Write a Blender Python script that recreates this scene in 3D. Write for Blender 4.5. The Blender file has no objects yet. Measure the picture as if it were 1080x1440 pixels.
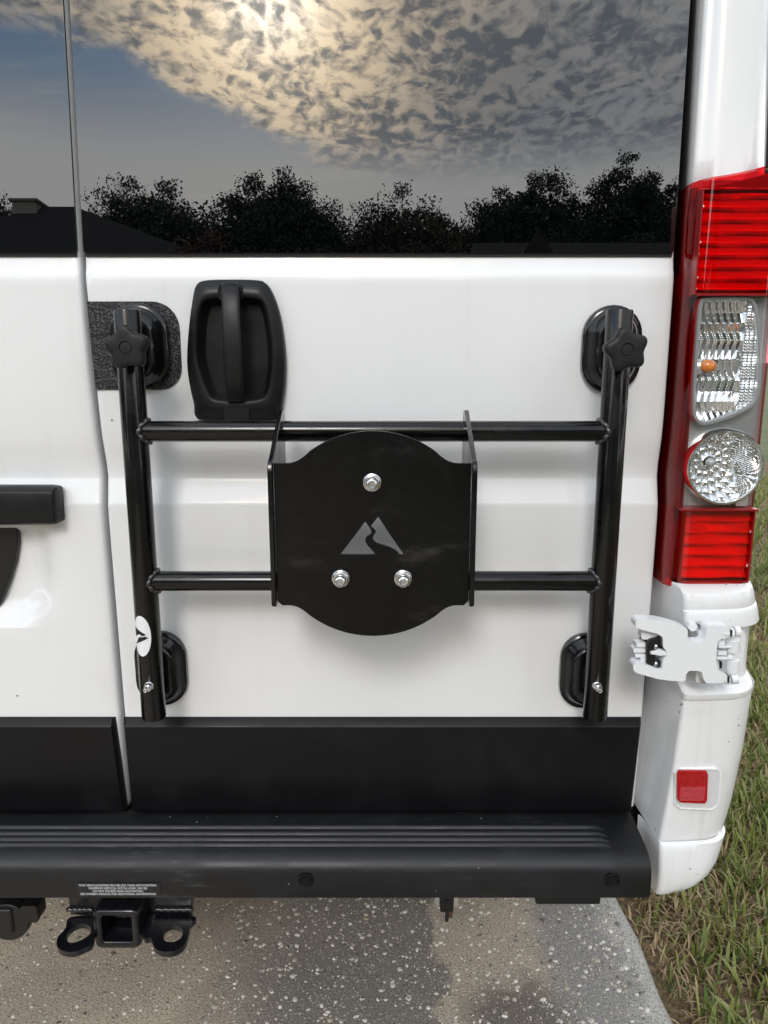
import bpy, bmesh, math, random
import numpy as np
from mathutils import Vector, Matrix
from mathutils.geometry import tessellate_polygon

R = math.radians
SC = bpy.context.scene
COL = SC.collection
random.seed(7)
RNG = np.random.default_rng(11)

# ------------------------------------------------------------------ camera
FPX, PITCH, DIST, CAMH = 1040.0, R(11.45), 1.16, 1.27      # focal in photo pixels, tilt down, metres to the doors, height
cam_d = bpy.data.cameras.new('camera')
cam = bpy.data.objects.new('camera', cam_d)
COL.objects.link(cam)
cam.location = (0, -DIST, CAMH)
cam.rotation_euler = (math.pi / 2 - PITCH, 0, 0)
cam_d.sensor_fit = 'VERTICAL'
cam_d.sensor_height = 36.0
cam_d.lens = FPX / 1440 * 36
cam_d.clip_start, cam_d.clip_end = 0.02, 3000
SC.camera = cam

# ------------------------------------------------------------------ render settings
SC.view_settings.view_transform = 'Standard'
SC.view_settings.look = 'None'
SC.view_settings.gamma = 1
SC.view_settings.exposure = 0.10
SC.render.engine = 'CYCLES'
SC.cycles.use_denoising = True
SC.cycles.use_adaptive_sampling = True
SC.cycles.adaptive_threshold = .018
SC.cycles.max_bounces = 9
SC.cycles.transparent_max_bounces = 16
SC.cycles.caustics_reflective = False
SC.cycles.caustics_refractive = False
SC.cycles.sample_clamp_indirect = 6

# ------------------------------------------------------------------ node helpers
class NT:
    def __init__(s, nt):
        s.t = nt
        nt.nodes.clear()
    def n(s, typ, **kw):
        x = s.t.nodes.new(typ)
        for k, v in kw.items():
            setattr(x, k, v)
        return x
    def l(s, a, b):
        s.t.links.new(a, b)
    def put(s, sock, v):
        if isinstance(v, bpy.types.NodeSocket):
            s.l(v, sock)
        elif isinstance(v, (tuple, list)):
            sock.default_value = tuple(v) + ((1.0,) if len(v) == 3 and len(sock.default_value) == 4 else ())
        else:
            sock.default_value = v
    def m(s, op, a, b=0.0, c=0.0, clamp=False):
        x = s.n('ShaderNodeMath', operation=op, use_clamp=clamp)
        s.put(x.inputs[0], a); s.put(x.inputs[1], b); s.put(x.inputs[2], c)
        return x.outputs[0]
    def vm(s, op, a, b=(0, 0, 0)):
        x = s.n('ShaderNodeVectorMath', operation=op)
        s.put(x.inputs[0], a)
        if isinstance(b, (int, float)):
            x.inputs['Scale'].default_value = b
        else:
            s.put(x.inputs[1], b)
        return x
    def mix(s, f, a, b, blend='MIX'):
        x = s.n('ShaderNodeMix', data_type='RGBA', blend_type=blend)
        s.put(x.inputs['Factor'], f); s.put(x.inputs['A'], a); s.put(x.inputs['B'], b)
        return x.outputs['Result']
    def noise(s, vec, scale, detail=4, rough=.55, out='Fac', dist=0):
        x = s.n('ShaderNodeTexNoise')
        if vec is not None: s.l(vec, x.inputs['Vector'])
        x.inputs['Scale'].default_value = scale
        x.inputs['Detail'].default_value = detail
        x.inputs['Roughness'].default_value = rough
        x.inputs['Distortion'].default_value = dist
        return x.outputs[out]
    def voro(s, vec, scale, feature='F1', out='Distance', rnd=1.0):
        x = s.n('ShaderNodeTexVoronoi', feature=feature)
        if vec is not None: s.l(vec, x.inputs['Vector'])
        x.inputs['Scale'].default_value = scale
        x.inputs['Randomness'].default_value = rnd
        return x.outputs[out]
    def ss(s, v, lo, hi, a=0.0, b=1.0):
        x = s.n('ShaderNodeMapRange', interpolation_type='SMOOTHSTEP')
        s.put(x.inputs['Value'], v)
        x.inputs['From Min'].default_value = lo; x.inputs['From Max'].default_value = hi
        x.inputs['To Min'].default_value = a; x.inputs['To Max'].default_value = b
        return x.outputs['Result']

# ------------------------------------------------------------------ sky and sun
SUN_EL, SUN_AZ = 37.0, -9.0                     # azimuth from straight behind the camera, towards the left
sd = Vector((math.sin(R(SUN_AZ)) * math.cos(R(SUN_EL)), -math.cos(R(SUN_AZ)) * math.cos(R(SUN_EL)), math.sin(R(SUN_EL))))
GLOW = Vector((-0.128, -0.862, 0.49)).normalized()   # where the cloud deck is thinnest in front of the sun

def build_world():
    w = bpy.data.worlds.new('World'); SC.world = w
    w.use_nodes = True
    t = NT(w.node_tree)
    tc = t.n('ShaderNodeTexCoord').outputs['Generated']
    sep = t.n('ShaderNodeSeparateXYZ'); t.l(tc, sep.inputs[0])
    x, y, z = sep.outputs
    zc = t.m('MAXIMUM', z, 0.06)
    px = t.m('DIVIDE', x, zc); py = t.m('DIVIDE', y, zc)
    cmb = t.n('ShaderNodeCombineXYZ'); t.l(px, cmb.inputs[0]); t.l(py, cmb.inputs[1])
    P2 = cmb.outputs[0]
    sky = t.n('ShaderNodeTexSky', sky_type='NISHITA')
    sky.sun_disc = False
    sky.sun_elevation = R(SUN_EL); sky.sun_rotation = R(180 + SUN_AZ)
    sky.air_density = 1.0; sky.dust_density = 1.0; sky.ozone_density = 1.5
    # thin veil over the whole sky
    base = t.mix(0.78, sky.outputs[0], (8.2, 13.2, 20.2))
    dot = t.vm('DOT_PRODUCT', tc, tuple(GLOW)).outputs['Value']
    dotc = t.m('MAXIMUM', dot, 0.0)
    g_wide = t.m('POWER', dotc, 58.0)
    g_mid = t.m('POWER', dotc, 210.0)
    g_hot = t.m('POWER', dotc, 900.0)
    # streaky high cloud
    stv = t.n('ShaderNodeMapping'); stv.inputs['Scale'].default_value = (0.5, 1.9, 1); stv.inputs['Rotation'].default_value = (0, 0, R(-22)); stv.inputs['Location'].default_value = (.3, .2, 0)
    t.l(P2, stv.inputs[0])
    st = t.ss(t.noise(stv.outputs[0], 1.5, 7, .58), .54, .72)
    base = t.mix(t.m('MULTIPLY', st, .6), base, (24, 23.5, 23.0))
    # pale band of haze towards the horizon
    hz = t.ss(z, .31, .43, 1, 0)
    base = t.mix(t.m('MULTIPLY', hz, .8), base, (25.0, 24.2, 22.6))
    # soft grey deck
    deckn = t.noise(P2, .9, 6, .6)
    warp = t.noise(P2, 2.4, 6, .62)
    wv = t.m('SUBTRACT', warp, .5)
    bx = t.m('ADD', px, t.m('MULTIPLY', wv, 1.3))
    edge = t.m('ADD', t.m('MULTIPLY', bx, .80), t.m('MULTIPLY', py, .60))
    field = t.ss(edge, -1.86, -1.64)
    soft = t.m('MULTIPLY', t.m('MULTIPLY', t.ss(deckn, .36, .60), t.ss(px, -.75, .0)), t.ss(z, .33, .42))
    base = t.mix(t.m('MULTIPLY', soft, .72), base, (8.6, 9.9, 11.6))
    # altocumulus ripples: small puffs drawn out a little across the wind
    rv = t.n('ShaderNodeMapping'); rv.inputs['Rotation'].default_value = (0, 0, R(20)); rv.inputs['Scale'].default_value = (1.0, .70, 1)
    t.l(P2, rv.inputs[0])
    wob = t.vm('ADD', rv.outputs[0], t.vm('SCALE', t.noise(rv.outputs[0], 7, 3, .5, out='Color'), .12).outputs[0]).outputs[0]
    big = t.noise(wob, 3.4, 5, .6)
    vs = t.n('ShaderNodeTexVoronoi', feature='SMOOTH_F1'); t.l(wob, vs.inputs['Vector']); vs.inputs['Scale'].default_value = 21; vs.inputs['Smoothness'].default_value = .55
    rip = t.noise(wob, 27.0, 6, .6)
    ripc = t.m('ADD', t.m('ADD', t.m('MULTIPLY', rip, .62), t.m('MULTIPLY', vs.outputs['Distance'], -.22)), t.m('MULTIPLY', big, .46))
    thick = t.ss(ripc, .31, .57)
    bright = t.mix(g_wide, (16.5, 16.6, 16.8), (64, 50, 33))
    bright = t.mix(g_mid, bright, (92, 75, 52))
    dark = t.mix(g_wide, (6.6, 7.6, 8.8), (12, 12.2, 12.6))
    dark = t.mix(g_mid, dark, (17, 18, 19))
    thick = t.m('ADD', thick, t.m('MULTIPLY', t.m('MULTIPLY', t.m('SUBTRACT', deckn, .44), 2.6), t.ss(px, -.25, .3)), clamp=True)
    lo = t.m('SUBTRACT', thick, t.m('MULTIPLY', g_wide, .12), clamp=True)
    cl = t.mix(lo, bright, dark)
    cover = t.m('MULTIPLY', field, t.ss(z, .30, .38))
    cover = t.m('MULTIPLY', cover, t.ss(t.m('ADD', big, t.m('MULTIPLY', g_wide, .3)), .30, .46, .72, 1.0))
    skyc = t.mix(cover, base, cl)
    gl = t.m('MULTIPLY', t.m('ADD', t.m('MULTIPLY', g_wide, .20), t.m('MULTIPLY', g_mid, .25)), t.m('SUBTRACT', 1.0, t.m('MULTIPLY', cover, .9)))
    skyc = t.mix(1.0, skyc, t.mix(gl, (0, 0, 0), (30, 25, 18)), 'ADD')
    hot = t.mix(t.m('MULTIPLY', g_hot, t.m('SUBTRACT', 1.0, t.m('MULTIPLY', thick, .9))), (0, 0, 0), (60, 60, 58))
    skyc = t.mix(1.0, skyc, hot, 'ADD')
    skyc = t.mix(t.ss(z, -.03, .0), (2.2, 2.1, 1.9), skyc)
    bg = t.n('ShaderNodeBackground'); t.l(skyc, bg.inputs[0]); bg.inputs[1].default_value = 0.1
    out = t.n('ShaderNodeOutputWorld'); t.l(bg.outputs[0], out.inputs[0])
build_world()

sl = bpy.data.lights.new('sun', 'SUN'); sl.energy = 1.1; sl.angle = R(14); sl.color = (.985, .985, 1.0)
so = bpy.data.objects.new('sun', sl); COL.objects.link(so)
so.rotation_euler = sd.to_track_quat('Z', 'Y').to_euler()
so.location = (0, -4, 6)

# ------------------------------------------------------------------ materials
def principled(name, col, rough=.5, metal=0.0, ior=1.5, coat=0.0, coat_rough=.03, spec=.5):
    m = bpy.data.materials.new(name); m.use_nodes = True
    t = NT(m.node_tree)
    b = t.n('ShaderNodeBsdfPrincipled'); o = t.n('ShaderNodeOutputMaterial')
    t.l(b.outputs[0], o.inputs[0])
    t.put(b.inputs['Base Color'], col)
    b.inputs['Roughness'].default_value = rough
    b.inputs['Metallic'].default_value = metal
    b.inputs['IOR'].default_value = ior
    b.inputs['Coat Weight'].default_value = coat
    b.inputs['Coat Roughness'].default_value = coat_rough
    b.inputs['Specular IOR Level'].default_value = spec
    m['b'] = 1
    return m, t, b

def bump(t, b, h, strength, dist):
    x = t.n('ShaderNodeBump'); x.inputs['Strength'].default_value = strength; x.inputs['Distance'].default_value = dist
    t.l(h, x.inputs['Height']); t.l(x.outputs[0], b.inputs['Normal'])

def objco(t):
    return t.n('ShaderNodeTexCoord').outputs['Object']

def mat_paint():
    m, t, b = principled('white_paint', (.8, .8, .8), .35, coat=1.0, coat_rough=.015, spec=.3)
    co = objco(t)
    # fine dust film, run streaks and fly specks
    mp = t.n('ShaderNodeMapping'); mp.inputs['Scale'].default_value = (26, 26, 1.3); t.l(co, mp.inputs[0])
    streak = t.ss(t.noise(mp.outputs[0], 1.0, 5, .6), .52, .80)
    film = t.ss(t.noise(co, 5.0, 5, .6), .45, .8)
    c = t.mix(t.m('MULTIPLY', film, .10), (.80, .81, .82), (.60, .59, .57))
    c = t.mix(t.m('MULTIPLY', streak, .13), c, (.56, .54, .50))
    sp = t.n('ShaderNodeTexVoronoi'); sp.inputs['Scale'].default_value = 26; t.l(co, sp.inputs['Vector'])
    sep = t.n('ShaderNodeSeparateColor'); t.l(sp.outputs['Color'], sep.inputs[0])
    rad = t.m('MULTIPLY', t.ss(sep.outputs[0], .74, 1.0), .06)
    dot = t.m('LESS_THAN', sp.outputs['Distance'], rad)
    c = t.mix(t.m('MULTIPLY', dot, .75), c, (.10, .085, .07))
    t.put(b.inputs['Base Color'], c)
    return m

def mat_dirtypaint():
    m, t, b = principled('weathered_white_paint', (.8, .8, .8), .38, coat=.45, coat_rough=.05, spec=.3)
    co = objco(t)
    mp = t.n('ShaderNodeMapping'); mp.inputs['Scale'].default_value = (34, 34, 2.5); t.l(co, mp.inputs[0])
    streak = t.ss(t.noise(mp.outputs[0], 1.0, 6, .65), .50, .76)
    gr = t.ss(t.noise(co, 14.0, 6, .7), .52, .74)
    c = t.mix(t.m('MULTIPLY', streak, .26), (.79, .80, .81), (.52, .47, .40))
    c = t.mix(t.m('MULTIPLY', gr, .18), c, (.42, .36, .28))
    sp = t.n('ShaderNodeTexVoronoi'); sp.inputs['Scale'].default_value = 62; t.l(co, sp.inputs['Vector'])
    sep = t.n('ShaderNodeSeparateColor'); t.l(sp.outputs['Color'], sep.inputs[0])
    rad = t.m('MULTIPLY', t.ss(sep.outputs[0], .55, 1.0), .13)
    dot = t.m('LESS_THAN', sp.outputs['Distance'], rad)
    c = t.mix(t.m('MULTIPLY', dot, .8), c, (.07, .055, .045))
    t.put(b.inputs['Base Color'], c)
    return m

def mat_plastic(name, col, rough, grain=900, bs=.15, chips=0.0, spec=.3):
    m, t, b = principled(name, col, rough, spec=spec)
    co = objco(t)
    n = t.noise(co, grain, 2, .5)
    big = t.noise(co, 9, 5, .65)
    r = t.ss(big, .3, .75, rough - .07, rough + .14)
    t.put(b.inputs['Roughness'], r)
    c = t.mix(t.ss(big, .45, .8, 0, .5), col, tuple(k * 1.9 + .006 for k in col))
    if chips:
        mp = t.n('ShaderNodeMapping'); mp.inputs['Scale'].default_value = (16, 90, 90); t.l(co, mp.inputs[0])
        scuff = t.m('MULTIPLY', t.ss(t.noise(mp.outputs[0], 1.0, 6, .7), .52, .74), t.ss(t.noise(co, 5, 4, .6), .46, .66))
        c = t.mix(t.m('MULTIPLY', scuff, .4), c, (.11, .107, .105))
        sp = t.n('ShaderNodeTexVoronoi'); sp.inputs['Scale'].default_value = 60; t.l(co, sp.inputs['Vector'])
        sep = t.n('ShaderNodeSeparateColor'); t.l(sp.outputs['Color'], sep.inputs[0])
        rad = t.m('MULTIPLY', t.ss(sep.outputs[0], 1 - chips, 1.0), .10)
        c = t.mix(t.m('MULTIPLY', t.m('LESS_THAN', sp.outputs['Distance'], rad), .7), c, (.33, .31, .28))
    t.put(b.inputs['Base Color'], c)
    bump(t, b, n, bs, .0006)
    return m

def mat_powder(name, col, rough, coat=.35, smudge=0.0):
    m, t, b = principled(name, col, rough, coat=coat, coat_rough=.06, spec=.3)
    co = objco(t)
    big = t.noise(co, 16, 6, .65, dist=.8)
    t.put(b.inputs['Roughness'], t.ss(big, .35, .75, rough - .06, rough + .16))
    if smudge:
        mp = t.n('ShaderNodeMapping'); mp.inputs['Rotation'].default_value = (0, R(-28), 0); mp.inputs['Scale'].default_value = (9, 9, 30); t.l(co, mp.inputs[0])
        s1 = t.m('MULTIPLY', t.ss(t.noise(mp.outputs[0], 1.0, 6, .7), .50, .78), t.ss(t.noise(co, 11, 3, .5), .42, .66))
        t.put(b.inputs['Base Color'], t.mix(t.m('MULTIPLY', s1, smudge), col, (.07, .068, .066)))
    bump(t, b, t.noise(co, 700, 2, .5), .07, .0004)
    return m

def mat_textured_pad():
    m, t, b = principled('grained_black_film', (.012, .012, .013), .42)
    co = objco(t)
    wob = t.vm('ADD', co, t.vm('SCALE', t.noise(co, 160, 2, .5, out='Color'), .004).outputs[0]).outputs[0]
    v = t.voro(wob, 430)
    bump(t, b, t.ss(v, .05, .75), 1.0, .0016)
    t.put(b.inputs['Base Color'], t.mix(t.ss(v, .45, .8), (.014, .014, .015), (.075, .075, .08)))
    return m

def mat_lens(name, col, refl=1.45):
    m = bpy.data.materials.new(name); m.use_nodes = True
    t = NT(m.node_tree)
    tr = t.n('ShaderNodeBsdfTransparent'); tr.inputs[0].default_value = (*col, 1)
    gl = t.n('ShaderNodeBsdfGlossy'); gl.inputs['Roughness'].default_value = .03
    lw = t.n('ShaderNodeLayerWeight'); lw.inputs['Blend'].default_value = .5
    fac = t.m('ADD', t.m('MULTIPLY', t.m('POWER', lw.outputs['Facing'], 5.0), .8), .06)
    mx = t.n('ShaderNodeMixShader'); o = t.n('ShaderNodeOutputMaterial')
    t.l(fac, mx.inputs[0]); t.l(tr.outputs[0], mx.inputs[1]); t.l(gl.outputs[0], mx.inputs[2]); t.l(mx.outputs[0], o.inputs[0])
    return m

def mat_glass_dark():
    m, t, b = principled('tinted_glass', (.004, .0045, .005), .0, ior=1.95)
    co = objco(t)
    mp = t.n('ShaderNodeMapping'); mp.inputs['Scale'].default_value = (60, 60, 3); t.l(co, mp.inputs[0])
    dust = t.m('MULTIPLY', t.ss(t.noise(mp.outputs[0], 1.0, 5, .65), .5, .85), t.ss(t.noise(co, 4, 3, .5), .4, .75))
    t.put(b.inputs['Base Color'], t.mix(dust, (.0004, .0006, .0010), (.004, .004, .0045)))
    sp = t.n('ShaderNodeTexVoronoi'); sp.inputs['Scale'].default_value = 34; t.l(co, sp.inputs['Vector'])
    sep = t.n('ShaderNodeSeparateColor'); t.l(sp.outputs['Color'], sep.inputs[0])
    spot = t.m('LESS_THAN', sp.outputs['Distance'], t.m('MULTIPLY', t.ss(sep.outputs[0], .82, 1.0), .03))
    t.put(b.inputs['Roughness'], t.m('MULTIPLY', spot, .5))
    return m

def mat_concrete():
    m, t, b = principled('exposed_aggregate_concrete', (.3, .28, .25), .85)
    co = objco(t)
    big = t.noise(co, 1.6, 5, .6)
    mid = t.noise(co, 9, 5, .6)
    fine = t.noise(co, 240, 3, .6)
    sep = t.n('ShaderNodeSeparateXYZ'); t.l(co, sep.inputs[0])
    xw = t.m('ADD', sep.outputs[0], t.m('MULTIPLY', t.m('SUBTRACT', mid, .5), .22))
    tan = t.ss(xw, -.46, -.16, 1, 0)                       # browner, drier slab area
    c = t.mix(tan, (.21, .19, .165), (.58, .485, .375))
    c = t.mix(t.ss(xw, .31, .36), c, (.27, .262, .25))
    c = t.mix(t.ss(xw, .47, .56), c, (.44, .43, .40))
    patch = t.m('MULTIPLY', t.ss(xw, .10, .125), t.ss(xw, .40, .30))
    c = t.mix(t.m('MULTIPLY', patch, .85), c, (.50, .43, .335))
    c = t.mix(t.m('MULTIPLY', t.ss(big, .46, .62), .3), c, (.17, .155, .14))
    c = t.mix(t.m('MULTIPLY', t.ss(mid, .45, .75), .4), c, (.33, .29, .24))
    c = t.mix(t.ss(fine, .44, .64, 0, .6), c, (.05, .045, .038))
    # oil stain
    so_ = t.vm('DISTANCE', co, (.27, .06, 0)).outputs['Value']
    c = t.mix(t.m('MULTIPLY', t.ss(t.m('ADD', so_, t.m('MULTIPLY', mid, .16)), .13, .23, 1, 0), .75), c, (.06, .053, .046))
    # sand-size light grains
    v = t.n('ShaderNodeTexVoronoi'); v.inputs['Scale'].default_value = 210; t.l(co, v.inputs['Vector'])
    s2 = t.n('ShaderNodeSeparateColor'); t.l(v.outputs['Color'], s2.inputs[0])
    gr = t.m('LESS_THAN', v.outputs['Distance'], t.m('MULTIPLY', t.ss(s2.outputs[0], .35, 1.0), .42))
    gc = t.mix(s2.outputs[1], (.22, .17, .12), (.72, .68, .61))
    c = t.mix(t.m('MULTIPLY', gr, .62), c, gc)
    t.put(b.inputs['Base Color'], c)
    bump(t, b, t.m('ADD', t.m('MULTIPLY', fine, .6), t.m('MULTIPLY', gr, .4)), .9, .003)
    return m

def mat_noise2(name, c1, c2, scale, rough=.85, lo=.35, hi=.65, bmp=0.0, bd=.01, trans=0.0, detail=5):
    m, t, b = principled(name, c1, rough)
    co = objco(t)
    n = t.noise(co, scale, detail, .6)
    t.put(b.inputs['Base Color'], t.mix(t.ss(n, lo, hi), c1, c2))
    if bmp: bump(t, b, n, bmp, bd)
    return m

def mat_blades():
    m, t, b = principled('grass_blades', (.1, .15, .03), .55)
    at = t.n('ShaderNodeAttribute'); at.attribute_name = 'tone'
    t.put(b.inputs['Base Color'], at.outputs['Color'])
    tr = t.n('ShaderNodeBsdfTranslucent'); t.l(at.outputs['Color'], tr.inputs[0])
    mx = t.n('ShaderNodeMixShader'); mx.inputs[0].default_value = .3
    o = [x for x in t.t.nodes if x.type == 'OUTPUT_MATERIAL'][0]
    t.l(b.outputs[0], mx.inputs[1]); t.l(tr.outputs[0], mx.inputs[2]); t.l(mx.outputs[0], o.inputs[0])
    return m

def mat_chips():
    m, t, b = principled('pale_aggregate_chip', (.6, .57, .52), .7)
    at = t.n('ShaderNodeAttribute'); at.attribute_name = 'tone'
    t.put(b.inputs['Base Color'], t.mix(t.ss(t.noise(objco(t), 260, 3, .6), .4, .8, 0, .5), at.outputs['Color'], (.30, .27, .23)))
    return m

M = {}
M['paint'] = mat_paint()
M['paint2'] = mat_dirtypaint()
M['jamb'] = principled('jamb_paint', (.62, .63, .64), .45)[0]
M['glass'] = mat_glass_dark()
M['rubber'] = mat_plastic('black_rubber', (.010, .010, .011), .62, 700, .1)
M['knob'] = mat_plastic('knob_plastic', (.011, .011, .012), .5, 1400, .25)
M['tube'] = mat_powder('gloss_black_powder_coat', (.003, .003, .0035), .22, .28)
M['plate'] = mat_powder('satin_black_powder_coat', (.0025, .0025, .0027), .24, .0, .45)
M['pad'] = mat_powder('gloss_black_rubber', (.003, .0035, .0045), .2, .5)
M['mould'] = mat_plastic('satin_black_trim', (.0052, .0054, .0064), .40, 1100, .1, spec=.24)
M['bumper'] = mat_plastic('black_bumper_plastic', (.008, .0084, .0094), .46, 900, .3, .12, spec=.4)
M['tread'] = mat_plastic('worn_tread_plastic', (.0125, .0132, .016), .44, 900, .3, .2, spec=.38)
M['handle'] = mat_plastic('handle_plastic', (.0065, .0068, .0075), .36, 1500, .2)
M['film'] = mat_textured_pad()
M['zinc'] = principled('zinc_plated_steel', (.70, .71, .72), .22, 1.0)[0]
M['weld'] = principled('painted_weld_bead', (.02, .02, .022), .22, coat=.6)[0]
M['chrome'] = principled('reflector_chrome', (.90, .91, .92), .13, 1.0)[0]
M['satin'] = principled('reflector_satin', (.72, .72, .73), .38, .8)[0]
M['rim'] = principled('grey_lamp_bezel', (.50, .51, .52), .3, .6)[0]
M['redlens'] = mat_lens('red_lens', (.90, .016, .026))
M['deepred'] = mat_lens('deep_red_lens', (.70, .010, .022))
M['clear'] = mat_lens('clear_lens', (.93, .94, .94))
M['redback'] = principled('red_reflector', (.30, .008, .010), .3, .2)[0]
M['lampback'] = principled('lamp_housing', (.24, .010, .016), .35)[0]
M['redrefl'] = principled('red_chamber_reflector', (.92, .90, .88), .28, .4)[0]
M['amber'] = principled('amber_bulb', (.75, .22, .03), .15, coat=1)[0]
def mat_reflex():
    m, t, b = principled('red_reflex', (.40, .004, .010), .25, coat=.3)
    v = t.voro(objco(t), 330)
    bump(t, b, v, .3, .001)
    t.put(b.inputs['Base Color'], t.mix(t.ss(v, .1, .7), (.52, .008, .012), (.34, .003, .007)))
    return m
M['redreflex'] = mat_reflex()
M['clearbulb'] = principled('bulb_glass', (.55, .56, .56), .08, .3)[0]
M['hitch'] = mat_powder('hitch_black_paint', (.007, .0075, .010), .25, .6)
M['hingew'] = principled('hinge_white', (.78, .80, .825), .32, coat=.5, coat_rough=.08)[0]
M['blackpl'] = principled('black_plastic', (.008, .008, .009), .4)[0]
M['dark'] = principled('underbody_black', (.012, .012, .012), .8)[0]
M['label'] = principled('black_label', (.010, .011, .013), .3)[0]
M['white'] = principled('white_print', (.78, .80, .82), .4)[0]
M['sticker'] = principled('white_vinyl', (.80, .82, .84), .28)[0]
M['concrete'] = mat_concrete()
M['chips'] = mat_chips()
M['blades'] = mat_blades()
M['soil'] = mat_noise2('thatch_and_soil', (.08, .055, .030), (.24, .17, .09), 60, .95, .35, .7, 1.0, .02)
M['lawn'] = mat_noise2('far_lawn', (.05, .075, .02), (.10, .10, .04), 1.2, .9)
M['asphalt'] = mat_noise2('asphalt', (.045, .045, .046), (.07, .07, .07), 30, .9)
M['bark'] = mat_noise2('bark', (.05, .04, .03), (.11, .09, .07), 9, .95, bmp=.8, bd=.03)
M['stucco'] = mat_noise2('stucco', (.30, .28, .25), (.36, .34, .30), 40, .9, bmp=.3, bd=.01)
M['shingle'] = mat_noise2('dark_shingle', (.018, .018, .019), (.034, .033, .033), 14, .95)
M['trim'] = principled('house_trim', (.22, .22, .21), .6)[0]
M['tyre'] = principled('tyre_rubber', (.018, .018, .018), .8)[0]
M['steel'] = principled('wheel_steel', (.25, .25, .26), .4, .7)[0]
M['rust'] = mat_noise2('rusty_steel', (.05, .03, .02), (.16, .06, .03), 60, .8)

def leafmat(name, c):
    m, t, b = principled(name, c, .6)
    at = t.n('ShaderNodeAttribute'); at.attribute_name = 'tone'
    t.put(b.inputs['Base Color'], t.mix(1.0, at.outputs['Color'], c, 'MULTIPLY'))
    return m

# ------------------------------------------------------------------ mesh helpers
class MB:
    def __init__(s): s.v, s.f = [], []
    def add(s, vs, fs):
        o = len(s.v)
        s.v += [tuple(v) for v in vs]
        s.f += [tuple(i + o for i in f) for f in fs]
        return s
    def box(s, x0, x1, y0, y1, z0, z1):
        vs = [(x, y, z) for x in (x0, x1) for y in (y0, y1) for z in (z0, z1)]
        return s.add(vs, [(0, 1, 3, 2), (4, 6, 7, 5), (0, 4, 5, 1), (2, 3, 7, 6), (0, 2, 6, 4), (1, 5, 7, 3)])
    def loft(s, rings, cap0=True, cap1=True, closed=True):
        n = len(rings[0]); vs = [p for r in rings for p in r]; fs = []
        for k in range(len(rings) - 1):
            for i in range(n if closed else n - 1):
                j = (i + 1) % n
                fs.append((k * n + i, k * n + j, (k + 1) * n + j, (k + 1) * n + i))
        if cap0: fs.append(tuple(range(n))[::-1])
        if cap1: fs.append(tuple((len(rings) - 1) * n + i for i in range(n)))
        return s.add(vs, fs)
    def tube(s, pts, rad, seg=24, cap=True):
        pts = [Vector(p) for p in pts]
        rads = rad if isinstance(rad, (list, tuple)) else [rad] * len(pts)
        rings = []; up = None
        for i, p in enumerate(pts):
            d = (pts[min(i + 1, len(pts) - 1)] - pts[max(i - 1, 0)]).normalized()
            if up is None:
                up = Vector((0, 0, 1)) if abs(d.z) < .9 else Vector((1, 0, 0))
            a = d.cross(up).normalized(); b = a.cross(d).normalized(); up = b
            rings.append([p + (a * math.cos(2 * math.pi * k / seg) + b * math.sin(2 * math.pi * k / seg)) * rads[i] for k in range(seg)])
        return s.loft(rings, cap, cap)
    def prism(s, poly, holes, axis_fn, d0, d1):
        """poly and holes: 2-D loops; axis_fn(a, b, d) -> 3-D point"""
        loops = [poly] + list(holes)
        tri = tessellate_polygon([[Vector((a, b, 0)) for a, b in lp] for lp in loops])
        flat = [p for lp in loops for p in lp]; n = len(flat)
        vs = [axis_fn(a, b, d0) for a, b in flat] + [axis_fn(a, b, d1) for a, b in flat]
        fs = [tuple(x) for x in tri] + [tuple(n + i for i in reversed(x)) for x in tri]
        o = 0
        for lp in loops:
            k = len(lp)
            for i in range(k):
                j = (i + 1) % k
                fs.append((o + i, o + j, n + o + j, n + o + i))
            o += k
        return s.add(vs, fs)
    def grid(s, fn, nu, nv):
        vs = [fn(u / (nu - 1), v / (nv - 1)) for v in range(nv) for u in range(nu)]
        fs = [(v * nu + u, v * nu + u + 1, (v + 1) * nu + u + 1, (v + 1) * nu + u) for v in range(nv - 1) for u in range(nu - 1)]
        return s.add(vs, fs)
    def ball(s, c, r, sx=1, sy=1, sz=1, nu=10, nv=6):
        rings = []
        for k in range(1, nv):
            a = math.pi * k / nv
            rings.append([(c[0] + r * sx * math.sin(a) * math.cos(2 * math.pi * i / nu), c[1] + r * sy * math.sin(a) * math.sin(2 * math.pi * i / nu), c[2] + r * sz * math.cos(a)) for i in range(nu)])
        return s.loft(rings)
    def build(s, name, m, parent=None, smooth=35, bev=0.0, seg=2, loc=None, sub=0):
        me = bpy.data.meshes.new(name)
        me.from_pydata(s.v, [], s.f)
        bm = bmesh.new(); bm.from_mesh(me)
        bmesh.ops.recalc_face_normals(bm, faces=bm.faces)
        bm.to_mesh(me); bm.free()
        me.materials.append(M[m] if isinstance(m, str) else m)
        return link(name, me, parent, smooth, bev, seg, loc, sub)

def link(name, me, parent=None, smooth=35, bev=0.0, seg=2, loc=None, sub=0):
    if smooth:
        me.shade_smooth(); me.set_sharp_from_angle(angle=R(smooth))
    o = bpy.data.objects.new(name, me); COL.objects.link(o)
    if loc is not None: o.location = loc
    if parent is not None:
        o.parent = parent
    if bev:
        b = o.modifiers.new('bevel', 'BEVEL'); b.width = bev; b.segments = seg; b.limit_method = 'ANGLE'; b.angle_limit = R(35)
        b.harden_normals = True
    if sub:
        q = o.modifiers.new('sub', 'SUBSURF'); q.levels = sub; q.render_levels = sub
    return o

def tag(o, label=None, cat=None, group=None, kind=None):
    for k, v in (('label', label), ('category', cat), ('group', group), ('kind', kind)):
        if v: o[k] = v
    return o
def empty(name, loc=(0, 0, 0), **kw):
    o = bpy.data.objects.new(name, None); COL.objects.link(o); o.location = loc
    o.empty_display_size = .1
    return tag(o, **kw)

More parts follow.
